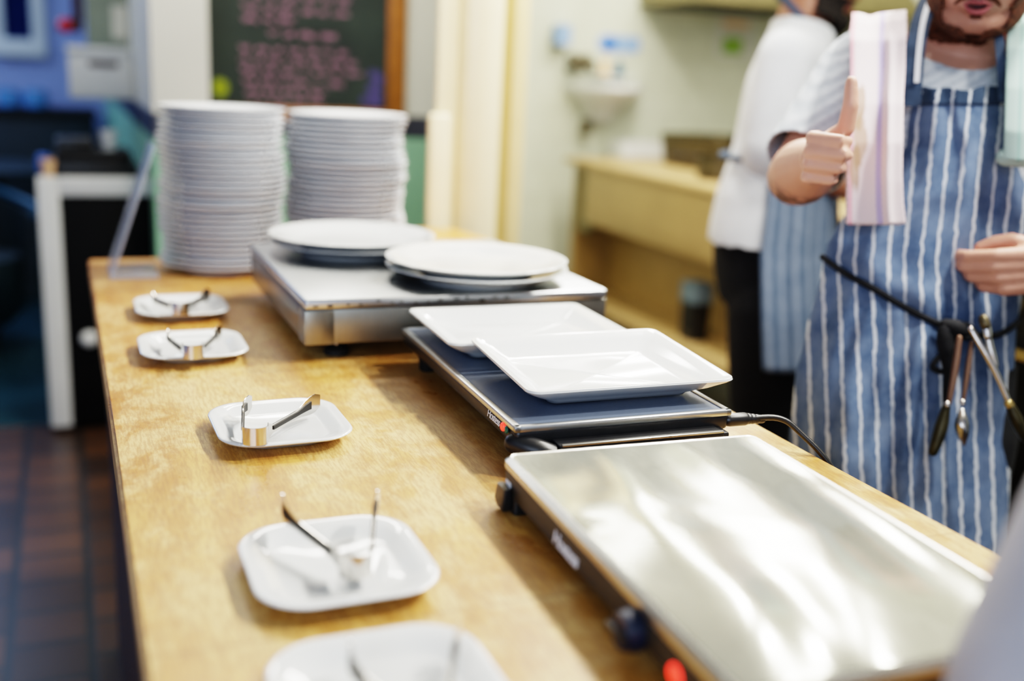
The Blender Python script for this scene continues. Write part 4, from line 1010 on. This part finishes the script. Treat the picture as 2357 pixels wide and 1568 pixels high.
bm = B(); grid(bm, lambda s, t: pink_fn(.06 + .9 * s, .25 + .757 * t) + FH * .013 - pt.location, 26, 60, lambda s, t: (s, t)); o = obj('under_layer', bm, 'pink_towel', pt, ang=180); solid(o, .004, 0)
def green_fn(s, t):
    if t < .2: f = t / .2; y = 330 - 290 * f; w = -.20 * (1 - f ** 3)
    else: f = (t - .2) / .8; y = 40 + (366 - 40) * f; w = interp([(40, .0), (64, .066), (110, .118), (200, .150), (300, .172), (380, .176)], y, 1)
    return px(2319 + 140 * s + (y - 48) * -.03 + (14 * (1 - s) if w < 0 else 0), y + 4 * math.sin(s * 5) - (40 * s - 2) * max(0, 1 - abs(y - 40) / 90), D - w - (.014 if w > .03 else 0) - .006 * math.sin(s * 6) - .014 * (1 - abs(2 * s - 1)))
gt = thing('tea_towel', 'pale green waffle tea towel over the other shoulder at the right photo edge', 'towel', green_fn(.5, .2))
bm = B(); grid(bm, lambda s, t: green_fn(s, t) - gt.location, 26, 70, lambda s, t: (s * 1.2, t * 1.6)); o = obj('front_layer', bm, 'green_towel', gt, ang=180); solid(o, .006, -1)
bm = B(); tube(bm, [px(2314 + 36 * i, 362 + 2 * i, D - .178 - .006 * math.sin(i)) - gt.location for i in range(5)], .014, 12, 3); obj('rolled_hem', bm, 'green_towel', gt)

# utensils hanging from the waist string
def hang(name, label, cat, parts):
    t = thing(name, label, cat, px(parts[0][1][0][0], parts[0][1][0][1], kw2 - .008))
    prev = None
    for (pn, pts, rad, m) in parts:
        bm = B(); tube(bm, [px(x, y, kw2 - dz) - t.location for x, y, dz in pts], rad, 10, 3 if len(pts) > 2 else 1); obj(pn, bm, m, t)
    return t
hang('spatula', 'dark bladed spatula hanging from the bow of the black waist string', 'utensil', [('handle', [(2208, 778, .008), (2198, 850, .010), (2184, 928, .010)], [.0045, .0055, .004], 'brown_handle'), ('rivet', [(2180, 929, .016), (2181, 933, .017)], .0042, 'chrome'), ('blade', [(2178, 936, .010), (2166, 985, .010), (2148, 1040, .010)], [.006, .010, .007], 'olive_blade')])
hang('spoon', 'steel spoon with brown handle hanging beside the dark spatula', 'utensil', [('handle', [(2236, 790, .008), (2226, 860, .010), (2217, 922, .010)], [.0035, .0045, .003], 'brown_handle'), ('rivet', [(2215, 925, .014), (2216, 929, .015)], .0042, 'chrome'), ('bowl', [(2214, 945, .010), (2213, 975, .013), (2215, 1000, .012), (2218, 1022, .009)], [.004, .0105, .009, .003], 'chrome')])
hang('cooking_tongs', 'long bright steel tongs slanting from the apron string towards the right', 'utensil', [('arm', [(2234, 757, .010), (2262, 805, .016), (2292, 860, .018), (2320, 924, .020)], [.0045, .0055, .0055, .0050], 'chrome'), ('cap', [(2321, 928, .020), (2326, 936, .020)], .0068, 'brass'), ('tip', [(2328, 940, .020), (2342, 972, .022), (2358, 1010, .020)], [.0075, .0095, .006], 'olive_blade')])
hang('sharpening_steel', 'short bright steel rod hanging just below the lowered hand', 'utensil', [('ring', [(2264, 735, .012), (2268, 748, .014)], .008, 'pan_steel'), ('handle', [(2270, 752, .012), (2273, 774, .014)], .007, 'chrome'), ('rod', [(2274, 778, .012), (2281, 808, .014), (2290, 842, .014)], [.0055, .006, .0055], 'chrome')])

# ---- chef in white, side on
D2 = 2.72
O2 = px(1765, 700, D2); O2.z = 0
bm = B(); S2 = CAM - px(1790, 400, D2); S2.z = 0; S2.normalize(); F2 = ZU.cross(S2).normalized()      # side on, facing right
if F2.dot(R0) < 0: F2 = -F2
def at2(x, y): return px(x, y, D2)
torso(bm, [(at2(1758, 690), .105, .140), (at2(1752, 580), .112, .150), (at2(1768, 450), .108, .145), (at2(1800, 330), .108, .150), (at2(1822, 200), .106, .155), (at2(1838, 115), .082, .145), (at2(1846, 62), .066, .085), (at2(1847, 30), .060, .058)], F2, S2)
h2f = (F2 - ZU * .22).normalized(); h2u = (ZU + F2 * .20).normalized(); h2r = h2f.cross(h2u).normalized(); h2u = h2r.cross(h2f).normalized()
hc2 = px(1893, -62, D2)
head(bm, hc2, h2f, h2r, h2u)
tube(bm, [at2(1838, 75), hc2 - h2f * .02 - h2u * .05], [.064, .058], 18)
s2n = at2(1812, 140) + S2 * .125; e2n = at2(1775, 345) + S2 * .14; w2n = at2(1925, 430) + S2 * .14 + F2 * .05
s2f = at2(1822, 140) - S2 * .13; e2f = at2(1800, 390) - S2 * .20; w2f = at2(1940, 440) - S2 * .10 + F2 * .05
for s_, e_, w_ in ((s2n, e2n, w2n), (s2f, e2f, w2f)):
    tube(bm, [at2(1835, 120), s_], [.055, .058], 14); tube(bm, [s_, s_ * .5 + e_ * .5, e_], [.064, .056, .046], 16, 4); tube(bm, [e_, e_ * .6 + w_ * .4, w_], [.046, .045, .028], 16, 4)
    hand(bm, w_, (w_ - e_).normalized(), -ZU, -S2 if s_ is s2n else S2, [(20, 28, 15)] * 4, [(.036, .034, .012), (.060, .048, .024), (.082, .05, .03), (.10, .046, .034)], 1.0, 3)
for s in (-1, 1):
    hip = O2 + S2 * s * .075 + ZU * .86; kn_ = O2 + S2 * s * .10 + ZU * .48 + F2 * .02; an = O2 + S2 * s * .11 + ZU * .085 - F2 * .02
    tube(bm, [hip, hip * .5 + kn_ * .5, kn_, kn_ * .6 + an * .4 - F2 * .01, an], [.088, .076, .060, .056, .038], 18, 4)
    tube(bm, [an - F2 * .03 - ZU * .045, an + F2 * .07 - ZU * .052, an + F2 * .15 - ZU * .057], [.034, .034, .026], 12, 3)
body2 = remesh(bm, .0055, 3, O2)
ch2 = thing('person', 'bearded person in white top and pale blue apron seen from the side behind the counter', 'person', O2)
MT['skin2'] = skin('tan_skin', srgb(176, 122, 96))
hemz = (at2(1700, 562) - O2).z
def shirt2(co, no):
    q = co + O2
    a, b, c = hl(co, O2, hc2, h2r, h2f, h2u)
    if c > -.125 and (q - hc2).length < .24 and (q - hc2).dot(ZU) > -.15: return False
    for s_, e_, w_ in ((s2n, e2n, w2n), (s2f, e2f, w2f)):
        ar = e_ - s_; tt = (q - s_).dot(ar) / ar.length_squared
        if (q - w_).length < (w_ - e_).length * .62: return False
    return co.z > hemz and (q - hc2).length > .165
def shoff2(co, no):
    q = co + O2; k = .009 + .005 * mnoise.noise(co * 7)
    for s_, e_ in ((s2n, e2n), (s2f, e2f)):
        ar = e_ - s_; tt = (q - s_).dot(ar) / ar.length_squared
        if ((q - s_) - ar * tt).length < .10 and tt > 0: k += .014 * min(1, tt)
    if co.z < hemz + .20: k += .012 * min(1, (hemz + .20 - co.z) / .08)
    return k
o = from_bm('white_top', shell(body2, shirt2, shoff2, 8), 'white_cotton', ch2); solid(o, .004, 0)
from_bm('trousers', shell(body2, lambda c, n: .06 < c.z < hemz + .06 and (c + O2 - w2n).length > .26 and (c + O2 - w2f).length > .26, lambda c, n: .010, 6), 'black_cloth', ch2)
for s in (-1, 1): from_bm('shoe', shell(body2, lambda c, n: c.z < .09 and c.dot(S2) * s > 0, lambda c, n: .006, 2), 'black_rubber', ch2)
def beard2(co, no):
    a, b, c = hl(co, O2, hc2, h2r, h2f, h2u)
    return -.14 < c < -.010 and b > .0 and (co + O2 - hc2).length < .16 and (c < -.04 or (abs(a) > .045 and b < .045)) and not (b > .06 and abs(a) < .028 and abs(c + .066) < .012)
def bo2(co, no):
    a, b, c = hl(co, O2, hc2, h2r, h2f, h2u); return .008 + max(0, -.06 - c) * .42 + .003 * mnoise.noise(co * 120)
o = from_bm('beard', shell(body2, beard2, bo2, 2), 'beard_black', ch2); solid(o, .01, -1)
def hair2(co, no):
    a, b, c = hl(co, O2, hc2, h2r, h2f, h2u)
    return (co + O2 - hc2).length < .19 and (c > .05 or (b < -.02 and c > -.05) or (abs(a) > .06 and c > .03 and b < .05)) and abs(a) < .079
o = from_bm('hair', shell(body2, hair2, lambda c, n: .012 + .004 * mnoise.noise(c * 60), 2), 'beard_black', ch2); solid(o, .006, 1)
face(ch2, hc2, h2f, h2r, h2u, ('lips', 'beard_black'), 1, O2)
from_bm('body', body2, 'skin2', ch2)
# his apron wraps the front half of the body
A2 = [(150, 1826, .125, .135), (250, 1808, .140, .165), (330, 1798, .142, .190), (400, 1784, .146, .192), (560, 1770, .158, .205), (700, 1776, .160, .222), (810, 1782, .160, .225)]
def a2fn(s, t):
    y = 150 + 655 * t; c = at2(interp(A2, y, 1), y); a, b = interp(A2, y, 2), interp(A2, y, 3)
    wid = interp([(150, 48), (330, 88), (400, 98), (800, 102)], y, 1); th = math.radians((s * 2 - 1) * wid)
    k = 1 + .02 * math.sin(s * 40) * min(1, t * 2)
    return c + F2 * (a * math.cos(th) * k + .010) + S2 * (b * math.sin(th) * k) - O2
bm = B(); grid(bm, a2fn, 90, 50, lambda s, t: (s * 17, t * 4)); ap2 = obj('apron', bm, 'pale_denim', ch2, ang=180); solid(ap2, .003, 0)
bm = B(); cc = [at2(1773, 362) + F2 * (.124 * math.cos(th)) + S2 * (.166 * math.sin(th)) - O2 for th in [math.radians(92 + 176 * i / 20) for i in range(21)]]
tube(bm, cc, .007, 8, 2); obj('waist_tie', bm, 'denim_dark', ap2)
cn = (at2(1842, 42) - O2)
bm = B(); tube(bm, [cn + F2 * (.075 * math.cos(th) + .03 * max(0, math.cos(th))) + S2 * .076 * math.sin(th) - ZU * .07 * math.cos(th) for th in [2 * PI * i / 20 for i in range(21)]], .010, 8, 2); obj('neck_strap', bm, 'denim_dark', ap2)

# ---- person leaning in at the near right corner: only a grey sleeve reaches into the picture
O3 = V((1.17, .34, 0)); F3 = V((-.68, -.73, 0)).normalized(); S3 = F3.cross(ZU)
LN = V((-.19, .045, 0))
bm = B(); T3 = lambda f, s, z: O3 + F3 * f + S3 * s + ZU * z + LN * max(0, min(1, (z - .9) / .5))
torso(bm, [(T3(-.02, 0, .84), .10, .15), (T3(-.02, 0, .95), .115, .165), (T3(.02, 0, 1.10), .11, .15), (T3(.05, 0, 1.27), .125, .17), (T3(.06, 0, 1.39), .10, .17), (T3(.06, 0, 1.45), .075, .11), (T3(.065, 0, 1.49), .06, .06)], F3, S3)
hc3 = T3(.11, 0, 1.645); h3 = (F3 - ZU * .2).normalized(); u3 = S3.cross(h3).normalized()
if u3.z < 0: u3 = -u3
head(bm, hc3, h3, S3, u3); tube(bm, [T3(.065, 0, 1.47), hc3 - h3 * .02 - u3 * .05], [.062, .056], 16)
eg = px(2452, 1650, .62); eg.z = max(eg.z, 1.03)
for s, el, wr in ((1, eg, V((.80, .24, 1.10))), (-1, T3(.06, -.27, 1.13), T3(.24, -.22, 1.10))):
    sh3 = T3(.06, s * .175, 1.40)
    tube(bm, [T3(.06, 0, 1.42), sh3], [.06, .06], 14); tube(bm, [sh3, sh3 * .5 + el * .5, el], [.074, .064, .052], 16, 4); tube(bm, [el, el * .6 + wr * .4, wr], [.050, .046, .03], 16, 4)
    hand(bm, wr, (wr - el).normalized(), -ZU, -S3 * s, [(25, 35, 20)] * 4, [(.036, .034, .012), (.060, .048, .024), (.082, .05, .03), (.10, .046, .034)], 1.0, 2)
for s in (-1, 1):
    hip = T3(-.02, s * .085, .86); kn_ = T3(.0, s * .10, .48); an = T3(-.03, s * .11, .085)
    tube(bm, [hip, hip * .5 + kn_ * .5, kn_, an], [.095, .08, .058, .038], 16, 4); tube(bm, [an - F3 * .03 - ZU * .045, an + F3 * .07 - ZU * .052, an + F3 * .15 - ZU * .057], [.034, .034, .026], 12, 3)
body3 = remesh(bm, .006, 3, O3)
ch3 = thing('person', 'person in a pale grey sleeve blurred at the bottom right corner', 'person', O3)
def sl3(co, no):
    q = co + O3; return co.z > .88 and (q - hc3).length > .19 and not (abs((q - O3).dot(S3)) < .08 and co.z > 1.49) and not any((q - w_).length < .12 for w_ in (V((.80, .24, 1.10)), T3(.24, -.22, 1.10)))
o = from_bm('grey_top', shell(body3, sl3, lambda c, n: .016, 6), 'grey_cotton', ch3); solid(o, .004, 0)
from_bm('trousers', shell(body3, lambda c, n: .06 < c.z < .95, lambda c, n: .010, 5), 'black_cloth', ch3)
for s in (-1, 1): from_bm('shoe', shell(body3, lambda c, n: c.z < .09 and c.dot(S3) * s > 0, lambda c, n: .006, 2), 'black_rubber', ch3)
o = from_bm('hair', shell(body3, lambda co, n: (co + O3 - hc3).length < .19 and ((co + O3 - hc3).dot(u3) > .05 or ((co + O3 - hc3).dot(h3) < -.02 and (co + O3 - hc3).dot(u3) > -.05)), lambda c, n: .012, 2), 'beard_brown', ch3); solid(o, .006, 1)
face(ch3, hc3, h3, S3, u3, ('lips', 'beard_brown'), 1, O3, False)
from_bm('body', body3, 'skin1', ch3)

# ------------------------------------------------------------------ light
def light(name, kind, loc, energy, col, target=None, **k):
    d = bpy.data.lights.new(name, kind); d.energy = energy; d.color = col
    for a, v in k.items(): setattr(d, a, v)
    o = bpy.data.objects.new(name, d); COL.objects.link(o); o.location = loc
    if target is not None: o.rotation_euler = (V(target) - V(loc)).to_track_quat('-Z', 'Y').to_euler()
    return o
WARM = (1, .86, .66); NEU = (1, .95, .86)
for i, y in enumerate((.55, 1.25, 1.95, 2.65)):
    light('ceiling_spot', 'SPOT', (1.62, y + .15, 2.45), 135, NEU, (.45, y, CT), spot_size=math.radians(95), spot_blend=.8, shadow_soft_size=.045)
light('strip_light', 'AREA', (2.05, 3.2, 2.70), 60, NEU, (2.05, 3.2, 0), shape='RECTANGLE', size=.16, size_y=1.5)
light('strip_light', 'AREA', (3.0, 4.3, 2.70), 60, NEU, (3.3, 4.3, 0), shape='RECTANGLE', size=.16, size_y=1.4)
light('strip_light', 'AREA', (1.9, .9, 2.70), 40, NEU, (1.9, .9, 0), shape='RECTANGLE', size=.16, size_y=1.4)
for (x_, y_, e_) in ((1.75, 2.6, 16), (2.3, 3.9, 18), (3.2, 3.2, 15), (1.7, .6, 10), (.7, 3.6, 10), (-.7, 4.6, 20)):
    light('ceiling_fill', 'POINT', (x_, y_, 2.42), e_, NEU, shadow_soft_size=.07)  # added point fills brightening the ceiling and pier, no fixtures behind them
light('cafe_strip', 'AREA', (.6, 3.3, 2.70), 24, NEU, (.6, 3.3, 0), shape='RECTANGLE', size=.9, size_y=.16)
light('post_spot', 'SPOT', (1.0, 2.25, 2.5), 120, WARM, (1.12, 2.95, 1.3), spot_size=math.radians(70), spot_blend=.7, shadow_soft_size=.05)
light('window_daylight', 'AREA', (-1.4, 7.0, 2.4), 50, (.42, .62, 1), (-.6, 6.2, 0), shape='RECTANGLE', size=1.8, size_y=1.4)
light('front_fill', 'AREA', (-1.2, -1.7, 2.1), 85, (.70, .82, 1), (.4, 1.6, .9), shape='RECTANGLE', size=2.2, size_y=1.6)  # added cool fill from behind the camera, no window there
wd_ = bpy.data.worlds.new('world'); S.world = wd_; wd_.use_nodes = True
bg = wd_.node_tree.nodes['Background']; bg.inputs[0].default_value = (.66, .76, 1, 1); bg.inputs[1].default_value = .25

S.view_settings.view_transform = 'Filmic'
try: S.view_settings.look = 'High Contrast'
except Exception: pass
S.view_settings.exposure = -.24
S.cycles.use_denoising = True
S.cycles.max_bounces = 7; S.cycles.diffuse_bounces = 4; S.cycles.glossy_bounces = 4; S.cycles.transparent_max_bounces = 6
S.cycles.sample_clamp_indirect = 6
S.cycles.caustics_reflective = False; S.cycles.caustics_refractive = False
